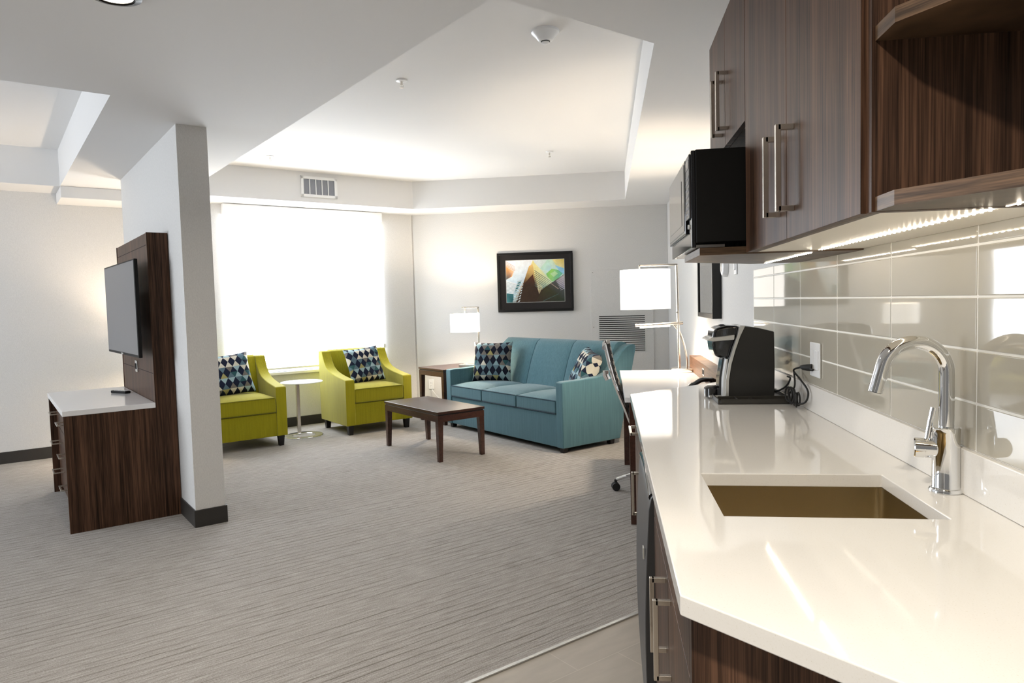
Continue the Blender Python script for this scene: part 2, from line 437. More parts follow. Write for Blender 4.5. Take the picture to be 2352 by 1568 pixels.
# ------------------------------------------------------------------ roller blinds
def blind(L0, L1, zt, zb, plane_y, Tm, label):
    t = thing('roller_blind', label, 'blind')
    t.matrix_world = Tm
    b = B(); b.box(L0-0.0, L1+0.0, plane_y-0.085, plane_y-0.003, zt-0.11, zt); obj('cassette', b, m_white, t, bev=0.006)
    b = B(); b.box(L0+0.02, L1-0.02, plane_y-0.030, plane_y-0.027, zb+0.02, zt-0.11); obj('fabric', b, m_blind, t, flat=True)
    b = B(); b.box(L0+0.02, L1-0.02, plane_y-0.036, plane_y-0.020, zb, zb+0.022); obj('bottom_rail', b, m_white, t, bev=0.004)
    b = B(); b.tube([(L1-0.008, plane_y-0.05, zt-0.1), (L1-0.008, plane_y-0.05, 0.86)], 0.003, 8); b.tube([(L1-0.020, plane_y-0.05, zt-0.1), (L1-0.020, plane_y-0.05, 0.86)], 0.003, 8)
    b.box(L1-0.028, L1, plane_y-0.06, plane_y-0.03, 0.82, 0.87)
    obj('chain', b, m_plastic, t)
    return t
blind(2.008, 3.823, ZC-0.004, 0.655, WW, Matrix.Rotation(WA, 4, 'Z'), 'white roller blind with a built-in daylight glow over the wide window behind the armchairs')
T2 = Matrix.Rotation(WA, 4, 'Z') @ Matrix.Rotation(R(90), 4, 'Z')
blind(4.5, 6.5, ZC-0.004, 0.655, -LW, T2, 'added unseen white roller blind with built-in glow on the bedroom side wall left of the television')  # out of view, added to send light into the bedroom

# ------------------------------------------------------------------ ceiling fittings
def sprinkler(loc, label):
    t = thing('fire_sprinkler', label, 'sprinkler', loc, 0, 'sprinklers in the ceiling tray')
    b = B(); b.lathe([(0.0,0.0),(0.036,0.0),(0.034,-0.006),(0.012,-0.010),(0.0,-0.010)]); obj('escutcheon', b, m_plastic, t)
    b = B(); b.cyl((0,0,-0.009),(0,0,-0.030),0.008,0.006,12); b.tube([(0.006,0,-0.028),(0.011,0,-0.036),(0.004,0,-0.047)],0.002,6); b.tube([(-0.006,0,-0.028),(-0.011,0,-0.036),(-0.004,0,-0.047)],0.002,6); b.cyl((0,0,-0.03),(0,0,-0.045),0.002,None,8)
    b.lathe([(0.0,-0.047),(0.013,-0.047),(0.013,-0.049),(0.0,-0.049)], seg=16); obj('nozzle', b, m_steel, t)
    return t
s_ = sprinkler((-1.265,4.384,ZT-0.0005), 'white fire sprinkler in the middle of the ceiling tray, nearest of three')
copy_thing(s_, (-3.098,6.252,ZT-0.0005), 0, 'white fire sprinkler in the ceiling tray near the air vent over the window')
copy_thing(s_, (-0.514,6.740,ZT-0.0005), 0, 'white fire sprinkler in the ceiling tray in front of the framed city picture')
t = thing('smoke_detector', 'white round smoke detector on the ceiling tray near the kitchen', 'smoke detector', (-0.295,3.765,ZT-0.0005))
b = B(); b.lathe([(0.0,0.0),(0.075,0.0),(0.074,-0.010),(0.062,-0.022),(0.056,-0.026),(0.040,-0.048),(0.028,-0.054),(0.0,-0.054)], seg=40); obj('housing', b, m_plastic, t)
b = B(); b.lathe([(0.0,-0.052),(0.024,-0.052),(0.024,-0.058),(0.0,-0.058)], seg=24); obj('sensor_ring', b, m_dark, t)
b = B(); b.lathe([(0.0,-0.057),(0.022,-0.057),(0.023,-0.063),(0.015,-0.068),(0.0,-0.069)], seg=24); obj('sensor_cap', b, m_plastic, t)
def downlight(loc, label, power, col=(1.0,0.92,0.80)):
    t = thing('recessed_downlight', label, 'downlight', loc)
    b = B(); b.lathe([(0.062,0.0),(0.088,0.0),(0.088,-0.004),(0.066,-0.010),(0.060,-0.006),(0.060,0.0)], seg=40, closed=True); obj('trim_ring', b, mat('dark_bronze', (0.03,0.028,0.025), 0.25, metal=1), t)
    b = B(); b.lathe([(0.0,-0.0015),(0.061,-0.0015),(0.061,-0.004),(0.0,-0.004)], seg=40); obj('lens', b, m_lampface, t)
    ld = bpy.data.lights.new('downlight_lamp', 'AREA'); ld.shape = 'DISK'; ld.size = 0.12; ld.energy = power; ld.color = col; ld.spread = R(150)
    lo = bpy.data.objects.new('downlight_lamp', ld); C.objects.link(lo); lo.location = (0,0,-0.012); lo.parent = t
    return t
downlight((-1.69, 2.30, ZC-0.0005), 'round recessed downlight with metal rim at the top edge of the picture', 10)
downlight((-0.30, 0.30, ZC-0.0005), 'round recessed downlight over the floor beside the kitchen counter', 19)
# vent on the tray side above the window
t = thing('air_vent', 'white framed air vent register high above the window', 'vent', w(2.69, 7.213, 2.495), WA)
W_, H_ = 0.40, 0.215
b = B()
for a in ((0,W_,0,0.028),(0,W_,H_-0.028,H_),(0,0.03,0,H_),(W_-0.03,W_,0,H_)): b.box(a[0],a[1],-0.012,0,a[2],a[3])
obj('frame', b, m_white, t, bev=0.002)
b = B(); b.box(0.02,W_-0.02,-0.003,-0.001,0.02,H_-0.02); obj('backing', b, m_grey, t, flat=True)
for i in range(4):
    b = B(); x = 0.03+(W_-0.06)*(i+1)/5-0.003+0.0; b.box(x-0.004,x+0.004,-0.010,-0.002,0.026,H_-0.026); obj('bar', b, m_white, t, flat=True)
b = B()
for i in range(22):
    x = 0.034+i*(W_-0.068)/21; b.box(x-0.0012,x+0.0012,-0.005,-0.002,0.028,H_-0.028)
obj('fins', b, m_grey, t, flat=True)

# ------------------------------------------------------------------ picture frames
def frame_parts(t, Wd, Ht, dep, rail, mattw, with_art):
    b = B()
    for a in ((0,Wd,0,rail),(0,Wd,Ht-rail,Ht),(0,rail,rail,Ht-rail),(Wd-rail,Wd,rail,Ht-rail)):
        b.box(a[0],a[1],-dep,0,a[2],a[3])
    obj('frame', b, m_frame, t, bev=0.002)
    m_mat = bpy.data.materials.get('dark_mat_board') or mat('dark_mat_board', (0.022,0.020,0.020), 0.12, spec=0.5)
    b = B(); b.box(rail-0.002,Wd-rail+0.002,-dep*0.55,-0.002,rail-0.002,Ht-rail+0.002); obj('mat_board', b, m_mat, t, flat=True)
def colmat():
    m = mat('printed_picture', rough=0.12)
    a = nd(m, 'ShaderNodeVertexColor'); a.layer_name = 'Col'
    v = coords(m, (1,1,1)); n = noise(m, v, 26.0, 4, 0.65)
    mx = nd(m, 'ShaderNodeMix', data_type='RGBA', blend_type='MULTIPLY'); mx.inputs[0].default_value = 0.55
    lk(m, a.outputs[0], mx.inputs[6]); lk(m, ramp(m, n, [(0.3,(0.8,0.8,0.8)),(0.65,(1.15,1.15,1.15))]), mx.inputs[7])
    base(m, mx.outputs[2]); return m
m_print = colmat()
t = thing('framed_picture', 'black framed picture of skyscrapers seen from below, above the sofa', 'picture', (-1.321, SW-0.0005, 1.207))
PW, PH, RL = 0.925, 0.722, 0.030
frame_parts(t, PW, PH, 0.028, RL, 0.08, True)
# the print: painted towers as coloured facets, each a hair in front of the last
ax0, ax1, az0, az1 = 0.108, 0.820, 0.118, 0.628
bm = bmesh.new(); cl = bm.loops.layers.float_color.new('Col'); lay = [0]
def art(pts, cols):
    lay[0] += 1; y = -0.0168-lay[0]*0.00003
    # keep inside the print rectangle (Sutherland-Hodgman)
    if not isinstance(cols[0], (tuple, list)): cols = [cols]*len(pts)
    P = [(p[0], p[1], c) for p, c in zip(pts, cols)]
    for ax, lim, sg in ((0,0.0,1),(0,1.0,-1),(1,0.0,1),(1,1.0,-1)):
        out = []
        for i in range(len(P)):
            a, c = P[i], P[(i+1) % len(P)]
            ia, ic = (a[ax]-lim)*sg >= 0, (c[ax]-lim)*sg >= 0
            if ia: out.append(a)
            if ia != ic:
                k = (lim-a[ax])/(c[ax]-a[ax])
                out.append((a[0]+(c[0]-a[0])*k, a[1]+(c[1]-a[1])*k, tuple(a[2][j]+(c[2][j]-a[2][j])*k for j in range(3))))
        P = out
        if len(P) < 3: return
    v_ = [bm.verts.new((ax0+p[0]*(ax1-ax0), y, az0+p[1]*(az1-az0))) for p in P]
    f = bm.faces.new(v_)
    for l, p in zip(f.loops, P): l[cl] = (*[max(0, c) ** (1/2.2) if False else c for c in p[2]], 1)
wht=(0.80,0.82,0.85); sky=(0.45,0.68,0.80); yel=(0.80,0.72,0.30); org=(0.75,0.36,0.10); brn=(0.045,0.028,0.020); grn=(0.20,0.55,0.14); mint=(0.55,0.78,0.62); tl=(0.05,0.17,0.19); oliv=(0.055,0.052,0.025)
art([(0,0),(0.5,0),(0.5,1),(0,1)], [sky,wht,wht,wht]); art([(0.45,0),(1,0),(1,1),(0.45,1)], [mint,sky,mint,wht])
art([(0.0,0.93),(0.16,0.80),(0.10,0.62),(0,0.55)], [(0.8,0.6,0.5),wht,org,(0.12,0.10,0.12)]); art([(0,0.86),(0.13,0.74),(0.08,0.62),(0,0.56)], [org,(0.8,0.5,0.3),(0.25,0.15,0.12),(0.05,0.1,0.12)])
for i in range(4): art([(0,0.99-i*0.035),(0.16,0.85-i*0.03),(0.16,0.84-i*0.03),(0,0.975-i*0.035)], (0.6,0.35,0.25))
art([(0,0.52),(0.18,0.45),(0.12,0.20),(0,0.22)], wht)
for i in range(9): art([(0,0.50-i*0.033),(0.17,0.42-i*0.03),(0.17,0.412-i*0.03),(0,0.488-i*0.033)], (0.35,0.50,0.55))
art([(0,0.22),(0.12,0.2),(0.12,0),(0,0)], [tl,tl,(0.02,0.08,0.09),(0.08,0.25,0.28)]); art([(0.2,0.47),(0.26,0.50),(0.18,0.28),(0.14,0.26)], tl)
art([(0.58,0.78),(0.78,0.70),(1,0.95),(1,1),(0.72,1)], [mint,(0.5,0.75,0.8),(0.45,0.7,0.85),yel,mint]); art([(0.80,1),(0.86,0.86),(1,0.78),(1,1)], [yel,(0.7,0.75,0.35),(0.7,0.6,0.3),(0.6,0.45,0.08)])
art([(0.84,0.86),(1,0.78),(1,0.64),(0.94,0.68)], [(0.3,0.6,0.8)]*4)
art([(0.69,0.66),(0.79,0.78),(0.90,0.74),(0.97,0.66),(0.88,0.52),(0.76,0.46)], [grn,(0.35,0.7,0.15),(0.1,0.4,0.2),(0.12,0.5,0.4),grn,(0.3,0.6,0.2)]); art([(0.76,0.66),(0.84,0.72),(0.89,0.66),(0.82,0.58)], (0.5,0.75,0.4))
art([(0.10,0.0),(0.32,0.55),(0.47,1.0),(0.62,0.6),(0.66,0.34),(0.66,0)], [(0.3,0.35,0.36),(0.75,0.6,0.4),yel,(0.75,0.68,0.35),brn,brn])
art([(0.16,0.0),(0.30,0.48),(0.40,0.86),(0.46,0.9),(0.50,0.62),(0.54,0.30),(0.60,0)], [brn,(0.10,0.04,0.02),(0.7,0.42,0.15),(0.8,0.55,0.2),org,brn,brn])
art([(0.20,0.0),(0.31,0.44),(0.46,0.66),(0.52,0.34),(0.60,0)], [brn,brn,(0.10,0.035,0.02),brn,brn])
art([(0.47,0.97),(0.49,0.62),(0.54,0.42),(0.68,0.26),(0.85,0.30),(0.86,0.36)], [yel,yel,(0.7,0.6,0.25),(0.15,0.35,0.38),(0.2,0.5,0.55),(0.6,0.8,0.6)])
for i in range(9): art([(0.49,0.76-i*0.045),(0.88,0.37-i*0.040),(0.88,0.362-i*0.040),(0.49,0.742-i*0.045)], (0.10,0.14,0.13))
for i in range(4):
    for j in range(3): art([(0.545+j*0.03,0.40-i*0.03),(0.560+j*0.03,0.397-i*0.03),(0.560+j*0.03,0.383-i*0.03),(0.545+j*0.03,0.386-i*0.03)], (0.65,0.7,0.45))
art([(0.60,0.28),(0.68,0.36),(1,0.64),(1,0),(0.5,0)], [brn,oliv,(0.12,0.12,0.15),(0.03,0.045,0.03),brn])
art([(0.86,0.50),(1,0.63),(1,0.28),(0.93,0.34)], [(0.35,0.3,0.33),(0.5,0.45,0.45),(0.15,0.16,0.25),(0.12,0.12,0.12)])
for i in range(7): art([(0.86+i*0.012,0.48-i*0.035),(1,0.585-i*0.045),(1,0.572-i*0.045),(0.86+i*0.012,0.468-i*0.035)], (0.5,0.5,0.58))
art([(0.75,0.46),(0.90,0.30),(0.89,0.29),(0.745,0.45)], (0.4,0.3,0.25)); art([(0.63,0.02),(0.9,0.18),(0.9,0.175),(0.63,0.012)], (0.1,0.2,0.2))
for i in range(8):
    art([(0.10+i*0.012,0.02+i*0.065),(0.19+i*0.011,0.06+i*0.062),(0.198+i*0.011,0.09+i*0.062),(0.112+i*0.012,0.055+i*0.065)], (0.45,0.55,0.57))
    art([(0.19+i*0.012,0.0+i*0.065),(0.225+i*0.010,0.02+i*0.062),(0.235+i*0.010,0.058+i*0.062),(0.205+i*0.012,0.035+i*0.065)], (0.5,0.58,0.6))
me = bpy.data.meshes.new('print'); bm.to_mesh(me); bm.free(); me.materials.append(m_print)
o = bpy.data.objects.new('print', me); C.objects.link(o); o.parent = t
b = B(); e = 0.004
for a in ((ax0-e,ax1+e,az0-e,az0),(ax0-e,ax1+e,az1,az1+e),(ax0-e,ax0,az0,az1),(ax1,ax1+e,az0,az1)): b.box(a[0],a[1],-0.0185,-0.0155,a[2],a[3])
obj('inner_bevel', b, mat('pale_bevel', (0.45,0.45,0.43), 0.5), t, flat=True)
# portrait frame on the desk wall
t = thing('wall_mirror', 'deep black framed mirror on the side wall above the desk', 'mirror', (XW-0.0005, 4.61, 1.187), R(-90))
t.location = (XW-0.0005, 5.34, 1.187)
frame_parts(t, 0.73, 0.925, 0.058, 0.030, 0.08, False)
b = B(); b.box(0.028,0.702,-0.050,-0.034,0.028,0.897); obj('mirror_glass', b, mat('mirror_glass', (0.75,0.75,0.74), 0.02, metal=1), t, flat=True)

# access panel and grille on the sofa wall
t = thing('access_panel', 'pale wall access panel with dark slotted grille behind the sofa', 'panel', (-0.19, SW-0.0005, 0.30))
b = B(); b.box(0, 0.745, -0.006, 0, 0, 1.39); obj('panel', b, m_wall, t, bev=0.002)
b = B(); b.box(0.09, 0.645, -0.0085, -0.0055, 0.40, 0.835); obj('grille_backing', b, m_wall, t, flat=True)
b = B()
for i in range(18):
    z = 0.408+i*0.0243; b.box(0.097, 0.642, -0.0095, -0.008, z, z+0.011)
obj('slots', b, m_dark, t, flat=True)
for x, z in ((0.03,1.36),(0.715,1.36),(0.03,0.70),(0.715,0.70)):
    b = B(); b.cyl((x,-0.006,z),(x,-0.0085,z),0.005,None,10); obj('screw', b, m_steel, t)

# wall fittings on the kitchen/desk wall
t = thing('wall_thermostat', 'white rounded thermostat on the side wall under the microwave shelf', 'thermostat', (XW-0.0005, 4.40, 1.51))
b = B(); b.tube([(0,0,0),(-0.012,0,0),(-0.030,0,0),(-0.034,0,0)], [0.062,0.062,0.054,0.040], 24); obj('housing', b, m_plastic, t)
b = B(); b.tube([(-0.033,0,0),(-0.036,0,0)], [0.030,0.028], 20); obj('dial', b, m_silver, t)
t = thing('light_switch', 'white light switch plate beside the thermostat on the side wall', 'switch', (XW-0.0005, 4.09, 1.51))
b = B(); b.box(-0.008,0,-0.037,0.037,-0.058,0.058); obj('plate', b, m_plastic, t, bev=0.003)
b = B(); b.box(-0.014,-0.007,-0.016,0.016,-0.033,0.033); obj('rocker', b, m_plastic, t, bev=0.002)
def outlet(loc, rz, label, decora=False):
    t = thing('wall_outlet', label, 'outlet', loc, rz)
    hw = 0.0575 if decora else 0.036
    b = B(); b.box(-hw,hw,-0.007,0,-0.0595,0.0595); obj('plate', b, m_plastic, t, bev=0.003)
    for z in (-0.019,0.019):
        b = B(); b.box(-0.017,0.017,-0.0095,-0.006,z-0.014,z+0.014)
        f = obj('socket', b, m_plastic, t, bev=0.003)
        b = B(); b.box(-0.008,-0.005,-0.0100,-0.009,z-0.004,z+0.006); b.box(0.005,0.008,-0.0100,-0.009,z-0.004,z+0.006); obj('slot', b, m_dark, f, flat=True)
    return t
outlet((-2.20, SW-0.0005, 0.325), 0, 'white wall outlet low on the wall seen under the end table')

# ================================================================== KITCHEN
# tiled backsplash: real bevelled tiles on a grout bed
t = thing('tile_backsplash', 'glossy taupe rectangular tile backsplash along the kitchen wall', 'backsplash', (XW, 0, 0))
b = B(); b.box(-0.0090,-0.0003,0.30,3.59,1.0075,1.4555); obj('grout_bed', b, m_grout, t, flat=True)
b = B()
rows = [(1.0085,1.1008),(1.1052,1.2068),(1.2112,1.3128),(1.3172,1.4148),(1.4192,1.4550)]
y0s = [1.48+0.4195*k for k in range(-3,6)]
for z0, z1 in rows:
    for y in y0s:
        a0, a1 = max(y+0.0023, 0.302), min(y+0.4172, 3.588)
        if a1-a0 > 0.02: b.box(-0.0105,-0.004,a0,a1,z0,z1)
obj('tiles', b, m_tile, t, bev=0.0022, seg=3)

# countertop with the sink cut out
d45 = lambda p, k: (p[0]+WX.x*k, p[1]+WX.y*k)
cw = XW-0.0015
k_end = (cw-0.094)/WX.x
near_w = (cw, 0.973-(cw-0.094)*0.985)
far_w = (cw, 3.06+(cw-0.094)*WX.y/WX.x)
cpoly = [(0.094,0.973),(0.094,3.06),far_w,near_w]
hole = [(0.213,1.340),(0.213,1.665),(0.613,1.665),(0.613,1.340)]
b = B(); poly_face(b, [cpoly, hole], 0.884)
r_ = bmesh.ops.extrude_face_region(b.bm, geom=list(b.bm.faces))
bmesh.ops.translate(b.bm, verts=[g for g in r_['geom'] if isinstance(g, bmesh.types.BMVert)], vec=(0,0,0.030))
ct = obj('countertop', b, m_quartz, None, bev=0.0025, ang=30)
tag(ct, 'long off-white quartz kitchen countertop with cut-out for the sink', 'countertop')
b = B(); b.box(XW-0.0205, XW-0.0065, near_w[1]+0.02, far_w[1]-0.02, 0.9145, 1.0070)
o = obj('stone_upstand', b, m_quartz, None, bev=0.002)
tag(o, 'low off-white quartz upstand between countertop and wall tiles', 'backsplash')

# sink
t = thing('kitchen_sink', 'rectangular undermount stainless sink with bronze glow in the countertop', 'sink', (0.413, 1.5025, 0.8835))
b = B(); bm_ = b.bm
def rr(hx, hy, r, z, seg=6):
    out = []
    for sx, sy, a0 in ((1,1,0),(-1,1,90),(-1,-1,180),(1,-1,270)):
        for k in range(seg+1):
            a = R(a0+90*k/seg); out.append(bm_.verts.new((sx*(hx-r)+r*math.cos(a), sy*(hy-r)+r*math.sin(a), z)))
    return out
rings = [rr(0.225,0.19,0.03,0.0), rr(0.205,0.1675,0.022,0.0), rr(0.203,0.1655,0.022,-0.15), rr(0.196,0.158,0.03,-0.172), rr(0.17,0.132,0.02,-0.182), rr(0.045,0.045,0.044,-0.188)]
for A, Q in zip(rings, rings[1:]):
    for k in range(len(A)):
        l = (k+1) % len(A); bm_.faces.new((A[k],A[l],Q[l],Q[k]))
bm_.faces.new(rings[-1])
obj('basin', b, m_sink, t)
b = B(); b.lathe([(0.0,-0.184),(0.040,-0.184),(0.043,-0.187),(0.0,-0.1875)], seg=28); obj('drain', b, m_steel, t)

# faucet
t = thing('kitchen_faucet', 'chrome gooseneck faucet with side lever behind the sink', 'faucet', (0.688, 1.528, 0.9145))
b = B(); b.lathe([(0,0),(0.0315,0),(0.0315,0.004),(0.029,0.008),(0.0265,0.009),(0.0255,0.011),(0.0255,0.122),(0.0262,0.123),(0.0262,0.133),(0.0245,0.1345),(0.0,0.1345)], seg=48)
b.bm.verts.ensure_lookup_table()
obj('body', b, m_chrome, t)
pts = [(0,0,0.13),(0,0,0.16),(0,0,0.20),(0,0,0.235)]
cx_, cz_, Rr = -0.0625, 0.247, 0.0625
for k in range(0, 23):
    a = R(165*k/22); pts.append((cx_+Rr*math.cos(a), 0, cz_+Rr*math.sin(a)))
e_ = pts[-1]; dx, dz = -math.sin(R(15)), -math.cos(R(15))
for q in (0.02,0.045,0.058): pts.append((e_[0]+dx*q, 0, e_[2]+dz*q))
b = B(); b.tube(pts, 0.0145, 28); obj('spout', b, m_chrome, t)
e_ = pts[-1]; b = B(); b.tube([e_, (e_[0]+dx*0.001,0,e_[2]+dz*0.001)], 0.011, 20); obj('aerator', b, m_dark, t)
kd = Vector((-0.95,0.30,0)).normalized(); kb = Vector((0,0,0.088))
b = B(); b.tube([kb+kd*0.018, kb+kd*0.038], 0.0205, 32); b.tube([kb+kd*0.038, kb+kd*0.040], 0.0185, 32); k1 = kb+kd*0.040
b.tube([kb+kd*0.040, kb+kd*0.056, kb+kd*0.058], [0.0205,0.0205,0.019], 32); obj('lever_hub', b, m_chrome, t)
b = B(); b.tube([kb+kd*0.034+Vector((0,0,0.017)), kb+kd*0.032+Vector((0.004,0,0.055)), kb+kd*0.030+Vector((0.008,0,0.085))], [0.0055,0.0055,0.006], 16); obj('lever', b, m_chrome, t)

# handles
def handle(name, parent, p0, p1, out=0.034, th=0.010, axis='z'):
    """square bar pull; p0,p1 are the two ends on the face x=const, sticking out to -x"""
    b = B(); h = th/2
    x = p0[0]
    if axis == 'z':
        b.box(x-out, x-out+th, p0[1]-h, p0[1]+h, p0[2], p1[2])
        b.box(x-out+th*0.5, x, p0[1]-h, p0[1]+h, p0[2], p0[2]+th); b.box(x-out+th*0.5, x, p0[1]-h, p0[1]+h, p1[2]-th, p1[2])
    else:
        b.box(x-out, x-out+th, p0[1], p1[1], p0[2]-h, p0[2]+h)
        b.box(x-out+th*0.5, x, p0[1], p0[1]+th, p0[2]-h, p0[2]+h); b.box(x-out+th*0.5, x, p1[1]-th, p1[1], p0[2]-h, p0[2]+h)
    return obj(name, b, m_steel, parent, bev=0.0008, label='brushed nickel bar handle')

FX = 0.112   # face of base doors
# sink base cabinet
t = thing('base_cabinet', 'dark walnut sink cabinet with two tall handles at the near end of counter', 'cabinet')
endk = 0.985
def ney(x): return 1.000-(x-FX)*endk
b = B(); x1 = XW-0.002
poly = [(FX+0.019, ney(FX+0.019)+0.004), (FX+0.019,1.81), (x1,1.81), (x1, ney(x1)+0.004)]
# open carcass: floor, sides, back, so that the sink hangs inside
b.prism([(p[0],p[1]) for p in poly], 'z', 0.10, 0.12)
b.box(FX+0.019, x1, 1.79, 1.81, 0.12, 0.8825)
b.box(x1-0.012, x1, ney(x1)+0.03, 1.79, 0.12, 0.8825)
b.prism([(FX+0.07,ney(FX+0.07)+0.03),(FX+0.07,1.81),(x1,1.81),(x1,ney(x1)+0.03)], 'z', 0.0, 0.10)
obj('carcass', b, m_wood, t, flat=True)
b = B(); n45 = 0.020
b.prism([(FX, ney(FX)), (x1, ney(x1)), (x1, ney(x1)+n45*1.4), (FX, ney(FX)+n45*1.4)], 'z', 0.0, 0.8825); obj('end_panel', b, m_wood, t, flat=True)
b = B(); b.box(FX, FX+0.018, 1.030, 1.808, 0.768, 0.8775); obj('false_drawer_front', b, m_wood, t, bev=0.001)
for i, (a0, a1, hy) in enumerate(((1.030,1.4035,1.345),(1.4065,1.808,1.455))):
    b = B(); b.box(FX, FX+0.018, a0, a1, 0.105, 0.764); d = obj('door', b, m_wood, t, bev=0.001)
    handle('door_handle', d, (FX,hy,0.585), (FX,hy,0.745))
# fridge
t = thing('mini_fridge', 'black under-counter mini fridge between the base cabinets', 'refrigerator', (0.10, 1.84, 0.0))
b = B(); b.box(0.045,0.58,0.005,0.555,0.012,0.855); obj('case', b, m_black, t, bev=0.006)
b = B()
# door front bows outward and curls back at the top into a grip
prof = []
for k in range(13):
    s_k = k/12; prof.append((0.0-0.014*math.sin(math.pi*s_k), 0.03+0.74*s_k))
prof += [(0.006,0.80),(0.022,0.825),(0.042,0.835),(0.042,0.03)]
b.prism(prof, 'y', 0.0, 0.56); obj('door', b, mat('dark_grey_fridge_door', (0.035,0.035,0.038), 0.38, spec=0.5), t, bev=0.003)
b = B(); b.tube([(0.012-0.0*k, 0.02+0.52*k/16, 0.80+0.022*math.sin(math.pi*k/16)) for k in range(17)], 0.011, 12); obj('grip_trim', b, m_blackg, t)
b = B(); b.box(-0.014,-0.0105,0.065,0.09,0.615,0.645); obj('badge', b, m_silver, t, flat=True)
for x in (0.08,0.52):
    for y in (0.05,0.51):
        b = B(); b.cyl((x,y,0),(x,y,0.014),0.015,None,12); obj('foot', b, m_rubber, t)
# far base cabinet
t = thing('base_cabinet', 'dark walnut cabinet with drawer over door at the desk end of counter', 'cabinet')
def fey(x): return 3.035+(x-FX)*WX.y/WX.x
b = B(); b.prism([(FX+0.019,2.49),(FX+0.019,fey(FX+0.019)-0.001),(x1,fey(x1)-0.001),(x1,2.49)], 'z', 0.10, 0.8825)
b.prism([(FX+0.07,2.49),(FX+0.07,fey(FX+0.07)-0.03),(x1,fey(x1)-0.03),(x1,2.49)], 'z', 0.0, 0.10); obj('carcass', b, m_wood, t, flat=True)
b = B(); b.box(FX,FX+0.018,2.492,3.03,0.735,0.8775); d = obj('drawer', b, m_wood, t, bev=0.001); handle('drawer_handle', d, (FX,2.66,0.815),(FX,2.82,0.815), axis='y')
b = B(); b.box(FX,FX+0.018,2.492,3.03,0.105,0.731); d = obj('door', b, m_wood, t, bev=0.001); handle('door_handle', d, (FX,2.56,0.535),(FX,2.56,0.695))

# wall cabinets
UX, UZ0, UZ1 = 0.400, 1.4525, 2.254
def uhandle(d, y, z0, z1): return handle('door_handle', d, (UX,y,z0),(UX,y,z1), out=0.038, th=0.0115)
t = thing('wall_cabinet', 'dark walnut wall cabinet with two tall doors over the counter', 'cabinet')
b = B(); b.box(UX+0.019, XW-0.001, 1.175, 2.084, 1.4570, UZ1); obj('carcass', b, m_wood, t, flat=True)
b = B(); b.box(UX+0.031, XW-0.012, 1.176, 2.084, 1.4535, 1.4568); obj('underside', b, m_under, t, flat=True, label='cream underside panel')
b = B(); b.box(UX+0.019, UX+0.030, 1.175, 2.084, UZ0+0.0005, 1.4568); obj('light_rail', b, m_woodx, t, flat=True)
for a0, a1, hy in ((1.1745,1.6280,1.570),(1.6310,2.0840,1.688)):
    b = B(); b.box(UX, UX+0.018, a0, a1, UZ0, UZ1); d = obj('door', b, m_wood, t, bev=0.001); uhandle(d, hy, 1.507, 1.690)
t = thing('wall_cabinet', 'short dark walnut wall cabinet above the microwave', 'cabinet')
b = B(); b.box(UX+0.019, XW-0.001, 2.089, 2.752, 1.827, UZ1); obj('carcass', b, m_wood, t, flat=True)
for a0, a1, hy in ((2.089,2.418,2.370),(2.421,2.752,2.472)):
    b = B(); b.box(UX, UX+0.018, a0, a1, 1.827, UZ1); d = obj('door', b, m_wood, t, bev=0.001); uhandle(d, hy, 1.867, 2.055)
# open corner shelf unit at the near end
t = thing('corner_shelf', 'open walnut corner shelves with angled fronts at the near end of the cabinets', 'shelf')
b = B(); b.box(0.408, XW-0.001, 1.151, 1.1725, UZ0, UZ1); obj('end_panel', b, m_wood, t, flat=True)
shp = [(0.413,1.1505),(0.413,1.078),(XW-0.001,0.615),(XW-0.001,1.1505)]
for z in (1.4530, 1.7100):
    b = B(); b.prism(shp, 'z', z, z+0.022); obj('shelf', b, m_woodx, t, flat=True)
# microwave shelf board
b = B(); b.prism([(0.270,2.0865),(0.270,2.478),(0.543,2.751),(XW-0.0115,2.751),(XW-0.0115,2.0865)], 'z', 1.4490, 1.4710)
o = obj('microwave_shelf', b, m_woodx, None, bev=0.001); tag(o, 'walnut shelf board with clipped corner carrying the microwave', 'shelf')
# led strips under the cabinets
def led(y0, y1, x, z, label):
    t = thing('led_strip', label, 'light strip', (x, y0, z), 0)
    b = B(); b.box(-0.0012,0.0012,0,y1-y0,-0.0015,0); obj('tape', b, m_ledtape, t, flat=True)
    n = int((y1-y0)/0.0245); b = B(); b.box(-0.0017,0.0017,-0.0017,0.0017,-0.0028,-0.0014); o = None
    for k in range(n):
        if o is None: o = obj('diode', b, m_led, t, flat=True); c = o
        else: c = o.copy(); C.objects.link(c)
        c.location = (0, 0.010+k*0.0245, 0)
led(1.180, 2.080, 0.597, 1.4533, 'warm glowing strip of tiny lights under the two-door wall cabinet')
led(0.760, 1.145, 0.597, 1.4528, 'added unseen strip of tiny warm lights under the open corner shelf')  # out-of-view strip added to brighten the shelf underside and near counter
led(2.095, 2.700, 0.583, 1.4488, 'warm glowing strip of tiny lights under the microwave shelf')

